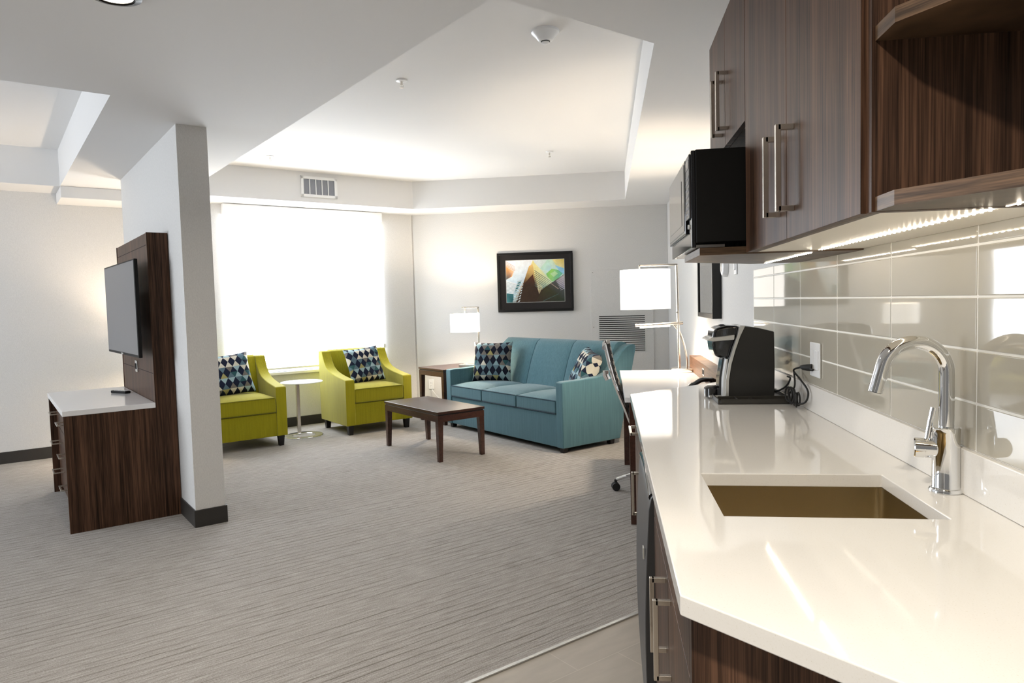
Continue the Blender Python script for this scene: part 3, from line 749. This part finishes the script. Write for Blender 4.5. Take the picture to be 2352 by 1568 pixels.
# microwave
t = thing('microwave', 'black microwave oven on the walnut shelf board', 'microwave', (0.252, 2.116, 1.4715))
b = B(); b.box(0.012,0.455,0.0,0.622,0.016,0.288); obj('case', b, m_black, t, bev=0.004)
b = B(); b.box(0.0,0.013,0.002,0.620,0.002,0.286); obj('front_frame', b, m_blackg, t, bev=0.003)
b = B(); b.box(-0.008,0.0,0.098,0.616,0.050,0.276); f = obj('door', b, m_blackg, t, bev=0.004)
b = B(); b.box(-0.0095,-0.0075,0.112,0.600,0.062,0.264); f2 = obj('door_glass', b, mat('grey_door_glass', (0.05,0.05,0.05), 0.10, coat=0.6), f, flat=True)
b = B(); b.box(-0.0105,-0.0090,0.175,0.560,0.085,0.225); obj('door_window', b, m_glassdark, f, flat=True)
b = B(); b.box(-0.006,0.0,0.006,0.094,0.090,0.276); p = obj('control_panel', b, mat('control_grey', (0.05,0.05,0.055), 0.2), t, bev=0.002)
b = B()
for i in range(7):
    for j in range(3): b.box(-0.0068,-0.0055,0.016+j*0.025,0.032+j*0.025,0.100+i*0.018,0.108+i*0.018)
obj('keys', b, mat('keypad', (0.22,0.22,0.23), 0.5), p, flat=True)
b = B(); b.box(-0.0068,-0.0055,0.016,0.084,0.236,0.262); obj('display', b, m_blackg, p, flat=True)
b = B(); b.tube([(-0.0005,0.050,0.068),(-0.005,0.050,0.068)], 0.007, 14); obj('round_badge', b, m_plastic, t)
b = B(); b.box(0.002,0.10,0.03,0.59,0.003,0.014); obj('bottom_plate', b, m_silver, t, bev=0.002)
for x in (0.14,0.40):
    for y in (0.05,0.57):
        b = B(); b.cyl((x,y,0),(x,y,0.018),0.012,None,12); obj('foot', b, m_rubber, t)

# backsplash outlet (wide two-gang) and coffee maker
t = thing('wall_outlet', 'white two-gang outlet plate on the taupe tiles with a black plug', 'outlet', (XW-0.0108, 2.540, 1.100), R(-90))
b = B(); b.box(-0.058,0.058,-0.006,0,-0.060,0.060); obj('plate', b, m_plastic, t, bev=0.003)
b = B(); b.box(-0.047,-0.013,-0.0085,-0.005,-0.034,0.034); obj('socket', b, m_plastic, t, bev=0.002)
b = B(); b.box(0.010,0.046,-0.0085,-0.005,-0.034,0.034); obj('rocker_switch', b, m_plastic, t, bev=0.002)

t = thing('coffee_tray', 'dark plastic organiser tray with compartments under the coffee maker', 'tray', (0.418, 2.745, 0.9145))
b = B(); b.box(0.0,0.285,0.0,0.325,0.0,0.005)
for a in ((0.012,0.285,0.0,0.005),(0.012,0.285,0.085,0.090),(0.0,0.285,0.320,0.325)): b.box(a[0],a[1],a[2],a[3],0.004,0.020)
for x in (0.0,0.28): b.box(x,x+0.005,0.0,0.325,0.004,0.020)
for x in (0.075,0.130): b.box(x,x+0.004,0.004,0.086,0.004,0.018)
obj('tray_body', b, m_tray, t, bev=0.0015)
t = thing('coffee_maker', 'black single-cup coffee maker with silver trim on the counter tray', 'coffee maker', (0, 2.842, 0))
side = [(0.474,0.9205),(0.476,0.995),(0.486,1.059),(0.503,1.119),(0.521,1.171),(0.532,1.209),(0.565,1.206),(0.597,1.200),(0.650,1.186),(0.652,1.049),(0.650,0.9205)]
b = B(); b.prism(side, 'y', 0.004, 0.196); obj('body', b, m_keuside, t, bev=0.004, seg=3)
trim = [(0.462,0.9205),(0.463,0.99),(0.474,1.06),(0.492,1.122),(0.511,1.176),(0.520,1.2115),(0.540,1.2115),(0.521,1.171),(0.503,1.119),(0.486,1.059),(0.476,0.995),(0.4745,0.9205)]
b = B(); b.prism(trim, 'y', 0.0, 0.200); obj('silver_trim', b, m_silver, t, bev=0.001)
b = B()
def oval(x, hw, z): return (x, hw, z)
head = [(0.428,1.090),(0.419,1.120),(0.416,1.150),(0.420,1.187),(0.430,1.203),(0.470,1.213),(0.521,1.212),(0.512,1.176),(0.492,1.122),(0.481,1.084),(0.450,1.083)]
b.prism(head, 'y', 0.022, 0.178); obj('brew_head', b, m_blackg, t, bev=0.012, seg=4)
b = B(); b.prism([(0.392,1.155),(0.412,1.166),(0.502,1.176),(0.500,1.156),(0.420,1.150)], 'y', 0.012, 0.188); obj('lift_handle', b, m_silver, t, bev=0.003)
b = B(); b.prism([(0.444,0.9205),(0.448,1.0),(0.462,1.084),(0.481,1.084),(0.470,1.04),(0.464,0.9205)], 'y', 0.060, 0.140); obj('brew_column', b, m_blackg, t)
b = B(); b.prism([(0.4535,0.9205),(0.456,1.0),(0.468,1.08),(0.474,1.08),(0.463,0.99),(0.462,0.9205)], 'y', 0.012, 0.188); obj('column_trim', b, mat('pale_trim', (0.75,0.77,0.78), 0.3), t)
b = B(); b.tube([(0.436,0.10,0.9205),(0.436,0.10,0.955),(0.436,0.10,0.960),(0.436,0.10,0.966)], [0.044,0.044,0.040,0.030], 32); obj('drip_stand', b, m_blackg, t)
b = B(); b.box(0.405,0.47,0.045,0.155,0.9205,0.930); obj('base_plate', b, m_silver, t, bev=0.003)
# cord with plug
cp = [(0.650,0.06,0.945),(0.668,0.02,0.955),(0.690,-0.02,0.985),(0.695,-0.06,1.03),(0.690,-0.12,1.056),(0.690,-0.19,1.069)]
def smooth(pts, n=6):
    P = [Vector(p) for p in pts]; P = [P[0]*2-P[1]]+P+[P[-1]*2-P[-2]]; out = []
    for i in range(1, len(P)-2):
        for k in range(n):
            q = k/n; a, b_, c, d = P[i-1], P[i], P[i+1], P[i+2]
            out.append(0.5*((2*b_)+(c-a)*q+(2*a-5*b_+4*c-d)*q*q+(3*b_-a-3*c+d)*q**3))
    out.append(P[-2]); return out
b = B()
b.tube(smooth([(0.650,0.06,0.945),(0.664,0.015,0.950),(0.686,-0.03,0.975),(0.690,-0.075,1.01),(0.686,-0.05,1.015)]), 0.0035, 8)
b.tube(smooth([(0.706,-0.315,1.066),(0.700,-0.25,1.068),(0.692,-0.19,1.062),(0.688,-0.13,1.045),(0.694,-0.20,1.020),(0.700,-0.275,0.985),(0.690,-0.27,0.945),(0.672,-0.18,0.930),(0.676,-0.12,0.955),(0.684,-0.16,0.99),(0.690,-0.13,1.04)]), 0.0035, 8)
for i, (cx2, cy2, cz2, rr2, tl2) in enumerate(((0.676,-0.185,0.953,0.030,0.3),(0.672,-0.16,0.956,0.032,-0.3),(0.680,-0.20,0.945,0.026,0.9),(0.668,-0.14,0.958,0.028,-0.8),(0.683,-0.215,0.950,0.024,0.1))):
    b.tube([(cx2+rr2*0.55*math.sin(tl2)*math.cos(a_*math.pi/9)*0.6, cy2+rr2*math.cos(a_*math.pi/9)*(0.8+0.1*i%0.3), cz2+rr2*0.95*math.sin(a_*math.pi/9)) for a_ in range(18)], 0.0035, 8, closed=True)
obj('power_cord', b, m_rubber, t)
b = B(); b.tube([(0.7140,-0.285,1.071),(0.700,-0.27,1.070),(0.692,-0.250,1.069),(0.690,-0.225,1.068)], [0.013,0.012,0.010,0.006], 12); obj('plug', b, m_rubber, t)

# ================================================================== DESK AREA
t = thing('writing_desk', 'desk with white top and dark wood end legs along the side wall', 'desk')
DZ = 0.757
b = B(); b.box(0.095, XW-0.0015, 4.085, 5.66, DZ-0.030, DZ); obj('desktop', b, m_quartzw, t, bev=0.002)
for y in (4.10, 5.60):
    b = B(); b.box(0.120, XW-0.02, y, y+0.045, 0.0, DZ-0.030); obj('leg', b, m_espresso, t, flat=True)
b = B(); b.box(XW-0.05, XW-0.02, 4.145, 5.60, 0.35, DZ-0.030); obj('modesty_panel', b, m_espresso, t, flat=True)
b = B(); b.box(0.645, XW-0.0015, 4.085, 5.66, DZ, 0.872); bb = obj('back_rail', b, m_deskwood, t, bev=0.001)
b = B(); b.box(0.6425,0.6455,4.82,4.90,0.795,0.845); o_ = obj('power_outlet', b, m_silver, bb, flat=True)
o_ = None
b = B(); b.box(0.640,0.643,4.835,4.853,0.805,0.835); b.box(0.640,0.643,4.866,4.884,0.805,0.835); obj('outlet_sockets', b, m_dark, bb, flat=True)
# desk lamp with reading arm
def cylshade(r, z0, z1, c):
    b = B(); b.lathe([(r,z0),(r,z1),(r-0.003,z1),(r-0.003,z0)], c, 64, closed=True); return b
t = thing('desk_lamp', 'brushed nickel desk lamp with white drum shade and lit reading arm', 'lamp', (0.605, 5.54, DZ))
b = B(); b.lathe([(0,0),(0.112,0),(0.114,0.004),(0.114,0.024),(0.110,0.028),(0,0.028)], seg=48); obj('base', b, m_steel, t)
b = B(); b.tube([(-0.052,0,0.026),(-0.063,0,0.80),(-0.064,0,0.826)],0.011,16)
obj('pole', b, m_steel, t)
b = B(); b.box(-0.350,-0.056,-0.009,0.009,0.822,0.836); b.box(-0.352,-0.340,-0.009,0.009,0.795,0.836); obj('top_arm', b, m_steel, t, bev=0.002)
b = cylshade(0.193, 0.490, 0.796, (-0.305,0,0)); s = obj('lamp_shade', b, m_shade, t)
b = B(); b.cyl((-0.345,0,0.80),(-0.310,0,0.70),0.004,None,8); b.cyl((-0.305,0,0.66),(-0.305,0,0.72),0.018,None,16); obj('socket', b, m_steel, t)
b = B(); b.tube([(-0.373,-0.01,0.362),(-0.10,0,0.372),(-0.02,0,0.376)],0.012,16); b.tube([(-0.385,-0.01,0.3615),(-0.373,-0.01,0.362)],0.0135,16); obj('reading_arm', b, m_steel, t)
b = B(); b.tube([(-0.350,-0.01,0.3515),(-0.120,-0.002,0.360)],0.009,12); obj('reading_tube', b, m_tube, t)
b = B(); b.tube(smooth([(-0.095,0,0.368),(-0.045,0,0.30),(-0.012,0,0.20),(0.004,0,0.10),(0.006,0,0.026)]),0.008,12); obj('curved_brace', b, m_steel, t)
b = B(); b.cyl((-0.062,-0.022,0.46),(-0.062,0.0,0.46),0.008,None,12); obj('switch_knob', b, m_steel, t)
ld = bpy.data.lights.new('bulb', 'POINT'); ld.energy = 28; ld.color = (1.0,0.84,0.64); ld.shadow_soft_size = 0.04
lo = bpy.data.objects.new('bulb', ld); C.objects.link(lo); lo.location = (-0.305,0,0.62); lo.parent = t
# telephone
t = thing('telephone', 'black desk telephone at the near end of the desk', 'telephone', (0.535, 4.22, DZ), R(40))
b = B(); b.prism([(-0.10,0.0),(0.07,0.0),(0.07,0.040),(-0.10,0.018)], 'x', -0.060, 0.085); obj('base', b, m_black, t, bev=0.004)
b = B(); b.tube(smooth([(-0.10,-0.02,0.045),(-0.07,-0.02,0.062),(0.0,-0.02,0.084),(0.07,-0.02,0.078),(0.105,-0.02,0.066)]),[0.018]*6+[0.014]*13+[0.018]*6,12); obj('handset', b, m_blackg, t)
b = B()
for i in range(4):
    for j in range(3): b.box(-0.02+j*0.022,-0.006+j*0.022,-0.085+i*0.018,-0.073+i*0.018,0.018+i*0.0025,0.024+i*0.0025)
obj('keys', b, m_silver, t, flat=True)
# office chair
t = thing('office_chair', 'chrome framed office chair with ribbed back tucked under the desk', 'chair', (0.335, 4.90, 0), 0)
b = B()
prof = [(0.10,0.47),(-0.14,0.455),(-0.20,0.50),(-0.235,0.60),(-0.30,0.80),(-0.345,1.02)]
for y in (-0.24, 0.24):
    b = B(); b.tube(smooth([(0.20,y,0.455),(0.10,y,0.462),(-0.12,y,0.455),(-0.185,y,0.50),(-0.225,y,0.60),(-0.300,y,0.80),(-0.352,y,1.03)]),0.012,12); obj('side_rail', b, m_chrome, t)
b = B(); pp = smooth([(0.22,0,0.462),(0.10,0,0.458),(-0.12,0,0.450),(-0.175,0,0.50),(-0.215,0,0.60),(-0.288,0,0.80),(-0.336,0,1.035)], 10)
for i in range(len(pp)-1):
    p, q = pp[i], pp[i+1]; dd = (q-p).normalized(); nn_ = Vector((dd.z,0,-dd.x)) if True else None
    th = 0.012+0.006*(1 if i % 2 else 0)
    vs8 = []
    for y in (-0.23,0.23):
        for a_ in (p, q):
            for s_ in (-0.004, th):
                vs8.append(b.bm.verts.new((a_.x+nn_.x*s_, y, a_.z+nn_.z*s_)))
    for idx in ((0,1,3,2),(4,6,7,5),(0,4,5,1),(2,3,7,6),(0,2,6,4),(1,5,7,3)): b.bm.faces.new([vs8[k_] for k_ in idx])
obj('ribbed_sling', b, m_mesh, t)
b = B(); b.tube([(-0.320,-0.25,0.905),(-0.320,0.25,0.905)],0.010,12); b.tube([(-0.358,-0.25,1.01),(-0.358,0.25,1.01)],0.014,14); b.tube([(-0.335,-0.262,0.800),(-0.350,-0.262,0.83),(-0.350,-0.262,0.86)],0.020,12); b.tube([(-0.29,-0.25,0.775),(-0.29,0.25,0.775)],0.011,12); obj('back_brackets', b, m_chrome, t)
b = B(); b.cyl((0,0,0.10),(0,0,0.44),0.025,None,16); b.box(-0.10,0.10,-0.22,0.22,0.425,0.447); obj('column', b, m_chrome, t)
for k in range(5):
    a = R(190+72*k); dx_, dy_ = math.cos(a), math.sin(a)
    b = B(); b.tube([(0,0,0.125),(dx_*0.12,dy_*0.12,0.115),(dx_*0.24,dy_*0.24,0.092),(dx_*0.295,dy_*0.295,0.075)],[0.022,0.018,0.014,0.012],10); l_ = obj('base_arm', b, m_chrome, t)
    b = B(); px_, py_ = dx_*0.30, dy_*0.30
    for s_ in (-0.016,0.016):
        b.cyl((px_-dy_*(s_-0.009), py_+dx_*(s_-0.009), 0.028),(px_-dy_*(s_+0.009), py_+dx_*(s_+0.009), 0.028),0.028,None,20)
    b.cyl((px_,py_,0.05),(px_,py_,0.075),0.010,None,10); obj('caster', b, m_rubber, l_)

# ================================================================== SOFA
def puff(b, x0, x1, y0, y1, z0, z1, crown=0.02, n=10, r=0.02):
    """soft box cushion with a crowned top and rounded edges"""
    NX = NY = n
    def shape(u): return (1-abs(u)**4)
    grid = {}
    top, bot = [], []
    for side_, store in ((1, top), (-1, bot)):
        for i in range(NX+1):
            row = []
            for j in range(NY+1):
                u, v_ = 2*i/NX-1, 2*j/NY-1
                s_ = shape(u)*shape(v_)
                x = (x0+x1)/2+(x1-x0)/2*u*(1-0.0); y = (y0+y1)/2+(y1-y0)/2*v_
                z = (z1 + crown*s_ - (crown*0.0)) if side_ > 0 else (z0 - crown*0.15*s_)
                row.append(b.bm.verts.new((x, y, z)))
            store.append(row)
    for i in range(NX):
        for j in range(NY):
            b.bm.faces.new((top[i][j], top[i+1][j], top[i+1][j+1], top[i][j+1]))
            b.bm.faces.new((bot[i][j], bot[i][j+1], bot[i+1][j+1], bot[i+1][j]))
    for i in range(NX):
        b.bm.faces.new((top[i][0], bot[i][0], bot[i+1][0], top[i+1][0])); b.bm.faces.new((top[i][NY], top[i+1][NY], bot[i+1][NY], bot[i][NY]))
        b.bm.faces.new((top[0][i], top[0][i+1], bot[0][i+1], bot[0][i])); b.bm.faces.new((top[NX][i], bot[NX][i], bot[NX][i+1], top[NX][i+1]))
    return b
# local frame: x = depth (front 0 .. back), y = length, turned with the room
t = thing('sofa', 'teal blue three-seat sofa with swooping arms under the framed picture', 'sofa', w(3.92, 4.53, 0), WA)
SL = 1.91
arm = [(0.0,0.045),(0.0,0.612),(0.006,0.624),(0.05,0.628),(0.20,0.628),(0.40,0.636),(0.50,0.646),(0.575,0.668),(0.625,0.712),(0.680,0.775),(0.740,0.845),(0.790,0.885),(0.845,0.905),(0.905,0.908),(0.925,0.895),(0.925,0.86),(0.70,0.045)]
for y in (0.0, SL-0.09):
    b = B(); b.prism(arm, 'y', y, y+0.09); obj('arm', b, m_teal, t, bev=0.010, seg=3, ang=30)
b = B(); b.box(0.012,0.66,0.085,SL-0.085,0.045,0.335); obj('front_rail', b, m_teal, t, bev=0.008)
cw_ = (SL-0.18)/3
for i in range(3):
    b = B(); y0 = 0.09+i*cw_; puff(b, 0.0, 0.62, y0+0.003, y0+cw_-0.003, 0.342, 0.458, 0.036, 14); cu = obj('seat_cushion', b, m_teal, t, bev=0.014, seg=3, ang=50)
    b = B()
    for z in (0.4555, 0.344):
        b.tube([(-0.001,y0+0.012,z),(-0.001,y0+cw_-0.012,z)],0.0035,8)
    obj('piping', b, m_pipe, cu)
for i in range(3):
    y0 = 0.088+i*((SL-0.176)/3); y1_ = y0+(SL-0.176)/3
    b = B(); N = 12; secs = []
    for j in range(N+1):
        v_ = j/N; y = y0+(y1_-y0)*v_; e_ = 0.012*(1-(2*v_-1)**8)
        prof = [(0.56-e_,0.40),(0.600-e_,0.55),(0.655-e_,0.72),(0.715-e_,0.86),(0.745-e_,0.905),(0.785-e_*0.5,0.932),(0.84,0.932),(0.895,0.915),(0.905,0.86),(0.68,0.30)]
        secs.append([b.bm.verts.new((p[0], y, p[1])) for p in prof])
    for A, Q in zip(secs, secs[1:]):
        for k in range(len(A)):
            l = (k+1) % len(A); b.bm.faces.new((A[k],A[l],Q[l],Q[k]))
    b.bm.faces.new(secs[0]); b.bm.faces.new(secs[-1][::-1])
    obj('back_cushion', b, m_teal, t, bev=0.006, ang=50)
for x, y in ((0.05,0.05),(0.05,SL-0.05),(0.62,0.05),(0.62,SL-0.05)):
    b = B(); b.taper(x, y, 0, 0.047, 0.022, 0.028); obj('leg', b, m_leg, t)

# ------------------------------------------------------------------ armchairs
def armchair(loc, label):
    t = thing('armchair', label, 'armchair', loc, WA, 'chartreuse armchairs by the window')
    CW, CD = 0.760, 0.725
    prof = [(0.0,0.10),(0.0,0.560),(0.008,0.574),(0.05,0.580),(0.15,0.592),(0.25,0.606),(0.35,0.626),(0.43,0.648),(0.50,0.685),(0.55,0.740),(0.585,0.800),(0.605,0.842),(0.62,0.850),(0.70,0.850),(0.712,0.840),(0.690,0.10)]
    for x in (0.0, CW-0.10):
        b = B(); b.prism(prof, 'x', x, x+0.10); obj('arm', b, m_green, t, bev=0.009, seg=3, ang=30)
    b = B(); b.box(0.095,CW-0.095,0.012,0.62,0.10,0.325); obj('front_rail', b, m_green, t, bev=0.006)
    b = B(); puff(b, 0.102, CW-0.102, 0.0, 0.56, 0.332, 0.475, 0.035, 14); cu = obj('seat_cushion', b, m_green, t, bev=0.012, seg=3, ang=50)
    b = B(); b.tube([(0.112,-0.001,0.473),(CW-0.112,-0.001,0.473)],0.003,8); b.tube([(0.112,-0.001,0.334),(CW-0.112,-0.001,0.334)],0.003,8); obj('piping', b, m_pipeg, cu)
    b = B(); b.prism([(0.50,0.32),(0.555,0.60),(0.600,0.80),(0.620,0.845),(0.655,0.862),(0.705,0.858),(0.716,0.835),(0.690,0.10),(0.60,0.10)], 'x', 0.098, CW-0.098); obj('backrest', b, m_green, t, bev=0.010, seg=3, ang=30)
    for x in (0.055, CW-0.055):
        for y in (0.05, 0.645):
            b = B(); b.taper(x, y, 0, 0.102, 0.021, 0.029); obj('leg', b, m_leg, t)
    return t
ch = armchair(w(2.875, 6.69, 0), 'chartreuse armchair between the glass side table and the sofa')
copy_thing(ch, w(1.505, 6.69, 0), WA, 'chartreuse armchair half hidden behind the partition wall end')

# ------------------------------------------------------------------ throw pillows
def pillow(loc, rot, label, mt, size=0.46, thick=0.155):
    b = B(); N = 20; uvd = {}
    tops = []
    for sg in (1, -1):
        rows_ = []
        for i in range(N+1):
            row = []
            for j in range(N+1):
                u, v_ = 2*i/N-1, 2*j/N-1
                pin = 1-0.07*(1-u*u)*abs(v_)**3; pin2 = 1-0.07*(1-v_*v_)*abs(u)**3
                h = thick/2*(max(0, (1-u**4))*max(0, (1-v_**4)))**0.55
                wr = 0.004*math.sin(7*u+3*v_)*(1-u*u)*(1-v_*v_)
                p = (size/2*u*pin2, sg*(h+0.002)*-1+wr, size/2*v_*pin+size/2)
                row.append((b.bm.verts.new(p), (i/N, j/N)))
            rows_.append(row)
        tops.append(rows_)
    uvl = b.bm.loops.layers.uv.new('UVMap')
    for s_, rows_ in enumerate(tops):
        for i in range(N):
            for j in range(N):
                q = [rows_[i][j], rows_[i+1][j], rows_[i+1][j+1], rows_[i][j+1]]
                f = b.bm.faces.new([x[0] for x in q])
                for l, x in zip(f.loops, q): l[uvl].uv = x[1]
    # close the seam
    def edge_cycle(rows_):
        return [rows_[i][0] for i in range(N)]+[rows_[N][j] for j in range(N)]+[rows_[N-i][N] for i in range(N)]+[rows_[0][N-j] for j in range(N)]
    E1, E2 = edge_cycle(tops[0]), edge_cycle(tops[1])
    for k in range(len(E1)):
        l = (k+1) % len(E1)
        f = b.bm.faces.new((E1[k][0], E1[l][0], E2[l][0], E2[k][0]))
        for lp, x in zip(f.loops, (E1[k],E1[l],E2[l],E2[k])): lp[uvl].uv = x[1]
    o = obj('throw_pillow', b, mt, None, ang=80)
    o.location = loc; o.rotation_euler = rot
    tag(o, label, 'pillow', 'diamond print throw pillows')
    return o
# on the armchairs: face -WY, lean back
pillow(w(3.275, 6.985, 0.500), (R(-20), R(-5), WA), 'diamond print throw pillow in the armchair beside the glass side table', m_diam, 0.40)
pillow(w(1.860, 6.985, 0.500), (R(-20), R(-5), WA), 'diamond print throw pillow in the armchair half hidden by the partition', m_diam, 0.42)
pillow(w(4.30, 6.13, 0.478), (R(-16), R(0), WA-R(52)), 'dark diamond print throw pillow at the far arm of the sofa', m_diam2, 0.44, 0.15)
pillow(w(4.36, 4.84, 0.478), (R(-24), R(8), WA-R(118)), 'diamond print throw pillow leaning in the near corner of the sofa', m_diam, 0.42, 0.17)

# ------------------------------------------------------------------ tables
def parsons(loc, rz, sx, sy, h, name, label, cat, ap=0.055, lg=0.026):
    t = thing(name, label, cat, loc, rz)
    b = B(); b.box(0, sx, 0, sy, h-0.022, h); obj('tabletop', b, m_espresso, t, bev=0.002)
    b = B(); b.box(0.010, sx-0.010, 0.010, sy-0.010, h-0.032, h-0.022); obj('reveal', b, m_leg, t, flat=True)
    b = B()
    b.box(0.004, sx-0.004, 0.004, 0.026, h-0.032-ap, h-0.032); b.box(0.004, sx-0.004, sy-0.026, sy-0.004, h-0.032-ap, h-0.032)
    b.box(0.004, 0.026, 0.026, sy-0.026, h-0.032-ap, h-0.032); b.box(sx-0.026, sx-0.004, 0.026, sy-0.026, h-0.032-ap, h-0.032)
    obj('apron', b, m_espresso, t, flat=True)
    for x, ox in ((0.004+lg, -0.007), (sx-0.004-lg, 0.007)):
        for y, oy in ((0.004+lg, -0.007), (sy-0.004-lg, 0.007)):
            b = B(); b.taper(x, y, 0, h-0.032, lg-0.008, lg, ox=ox, oy=oy); obj('leg', b, m_espresso, t, bev=0.002)
    return t
parsons(w(2.955, 5.005, 0), WA, 0.475, 0.985, 0.425, 'coffee_table', 'dark wood coffee table in front of the sofa', 'table')
parsons(w(3.925, 6.505, 0), WA, 0.60, 0.545, 0.615, 'end_table', 'dark wood end table between the armchair and the sofa', 'table')
t = thing('side_table', 'round glass side table on a chrome post between the armchairs', 'table', w(2.555, 7.06, 0), WA)
b = B(); b.lathe([(0.195,0.0),(0.195,0.008),(0.190,0.012),(0.120,0.012),(0.115,0.008),(0.115,0.0)], seg=64, closed=True); obj('base_ring', b, m_chrome, t)
b = B(); b.box(-0.018,0.018,0.120,0.150,0.010,0.556); obj('post', b, m_steel, t, bev=0.003)
b = B(); b.box(-0.020,0.020,-0.06,0.150,0.548,0.558); obj('bracket', b, m_steel, t, bev=0.002)
b = B(); b.lathe([(0,0.5585),(0.210,0.5585),(0.213,0.563),(0.210,0.5675),(0,0.5675)], seg=72); obj('tabletop', b, m_frost, t)

# end table lamp
t = thing('table_lamp', 'nickel table lamp with white drum shade on the end table', 'lamp', (-1.585, 7.730, 0.6155))
b = B(); b.box(-0.075,0.125,-0.075,0.075,0.0,0.028); obj('base', b, m_steel, t, bev=0.002)
b = B(); b.box(0.142,0.158,-0.008,0.008,0.0,0.672); b.box(0.10,0.158,-0.008,0.008,0.0,0.012); obj('pole', b, m_steel, t, bev=0.001)
b = B(); b.box(-0.035,0.158,-0.007,0.007,0.662,0.674); b.box(-0.006,0.004,-0.005,0.005,0.592,0.665); obj('top_arm', b, m_steel, t, bev=0.001)
b = cylshade(0.166, 0.392, 0.598, (-0.005,0,0)); obj('lamp_shade', b, m_shade, t)
b = B(); b.cyl((0.0,0,0.54),(0,0,0.60),0.016,None,16); obj('socket', b, m_steel, t)
b = B(); b.tube([(-0.02,-0.06,0.034),(0.03,-0.062,0.036)],0.006,10); b.cyl((0.0,-0.06,0.028),(0.0,-0.06,0.034),0.004,None,8); obj('switch', b, m_steel, t)
ld = bpy.data.lights.new('bulb', 'POINT'); ld.energy = 28; ld.color = (1.0,0.82,0.60); ld.shadow_soft_size = 0.035
lo = bpy.data.objects.new('bulb', ld); C.objects.link(lo); lo.location = (-0.005,0,0.49); lo.parent = t
b = B(); b.tube(smooth([(-2.20,SW-0.012,0.30),(-2.17,SW-0.04,0.24),(-2.05,SW-0.06,0.12),(-1.9,SW-0.05,0.03),(-1.7,SW-0.05,0.012)]),0.003,8)
o = obj('power_cord', b, m_plastic); tag(o, 'thin white lamp cord hanging from the low outlet behind the end table', 'cord')

# ================================================================== TV UNIT
t = thing('media_dresser', 'walnut dresser with white top, six drawers and tall television panel', 'dresser', w(0.324, 4.926, 0), WA)
DW = 1.285   # along local y
b = B(); b.box(0.066,0.500,0.020,DW-0.020,0.03,0.715); obj('carcass', b, m_wood, t, flat=True)
sidep = [(0.0,0.0),(0.0,0.715),(0.500,0.715),(0.500,1.831),(0.622,1.831),(0.622,0.0)]
for y in (0.0, DW-0.02):
    b = B(); b.prism(sidep, 'y', y, y+0.02); obj('side_panel', b, m_wood, t, flat=True)
b = B(); b.box(-0.006,0.500,-0.004,DW+0.004,0.7152,0.747); obj('top', b, m_quartzw, t, bev=0.002)
b = B(); b.box(0.503,0.622,0.02,DW-0.02,0.715,1.829); pb = obj('back_panel', b, m_wood, t, flat=True)
for z in (1.752, 0.930):
    b = B(); b.box(0.5022,0.504,0.022,DW-0.022,z,z+0.004); obj('joint_line', b, m_dark, pb, flat=True)
for col_, (a0, a1, hc) in enumerate(((0.022,DW/2-0.002,0.32),(DW/2+0.002,DW-0.022,0.93))):
    for z0, z1, hz in ((0.505,0.705,0.632),(0.290,0.500,0.425),(0.060,0.285,0.220)):
        b = B(); b.box(0.046,0.064,a0,a1,z0,z1); d = obj('drawer', b, m_wood, t, bev=0.001)
        handle('drawer_handle', d, (0.046,hc-0.08,hz),(0.046,hc+0.08,hz), out=0.068, axis='y', th=0.009)
b = B(); b.box(0.496,0.503,0.60,0.68,0.905,0.985); o = obj('outlet_plate', b, m_silver, pb, bev=0.001)
b = B(); b.box(0.494,0.4965,0.615,0.635,0.925,0.965); b.box(0.494,0.4965,0.648,0.668,0.925,0.965); obj('outlet_sockets', b, m_dark, pb, flat=True)
# television on a short mount
t = thing('television', 'flat black television mounted on the walnut panel above the dresser', 'television', w(0.739, 4.885, 1.040), WA+R(1.6))
b = B(); b.box(0.0,0.022,0.0,1.105,0.0,0.622); obj('bezel', b, m_black, t, bev=0.004)
b = B(); b.box(-0.0015,0.0,0.010,1.095,0.018,0.612); obj('screen', b, m_screen, t, flat=True)
b = B(); b.box(0.020,0.052,0.20,0.90,0.06,0.46); obj('rear_housing', b, m_black, t, bev=0.01)
b = B(); b.box(0.050,0.082,0.40,0.70,0.18,0.42); obj('wall_mount', b, m_black, t, bev=0.003)
b = B(); b.box(-0.003,0.0,0.52,0.585,0.003,0.014); obj('badge', b, m_silver, t, flat=True)
# remote control
t = thing('remote_control', 'black remote control with pale buttons on the white dresser top', 'remote control', w(0.735, 5.72, 0.7472), WA+R(25))
b = B(); b.box(-0.022,0.022,-0.085,0.085,0.0,0.018); obj('body', b, m_black, t, bev=0.005, seg=3)
b = B()
for i in range(7):
    for j in range(3): b.box(-0.015+j*0.011,-0.007+j*0.011,-0.07+i*0.019,-0.06+i*0.019,0.0175,0.0195)
obj('buttons', b, m_plastic, t, flat=True)
# unseen lamp added behind the dresser panel for the warm wall glow
t = thing('added_glow_lamp', 'added unseen lamp in the bedroom corner behind the television panel', 'lamp', w(1.18, 7.25, 0))
b = B(); b.lathe([(0,0),(0.13,0),(0.13,0.015),(0.0,0.02)], seg=32); obj('base', b, m_steel, t)
b = B(); b.cyl((0,0,0.015),(0,0,0.80),0.010,None,12); obj('pole', b, m_steel, t)
b = cylshade(0.13, 0.76, 1.0, (0,0,0)); obj('lamp_shade', b, m_shade, t)
ld = bpy.data.lights.new('bulb', 'POINT'); ld.energy = 30; ld.color = (1.0,0.80,0.58); ld.shadow_soft_size = 0.04
lo = bpy.data.objects.new('bulb', ld); C.objects.link(lo); lo.location = (0,0,0.88); lo.parent = t
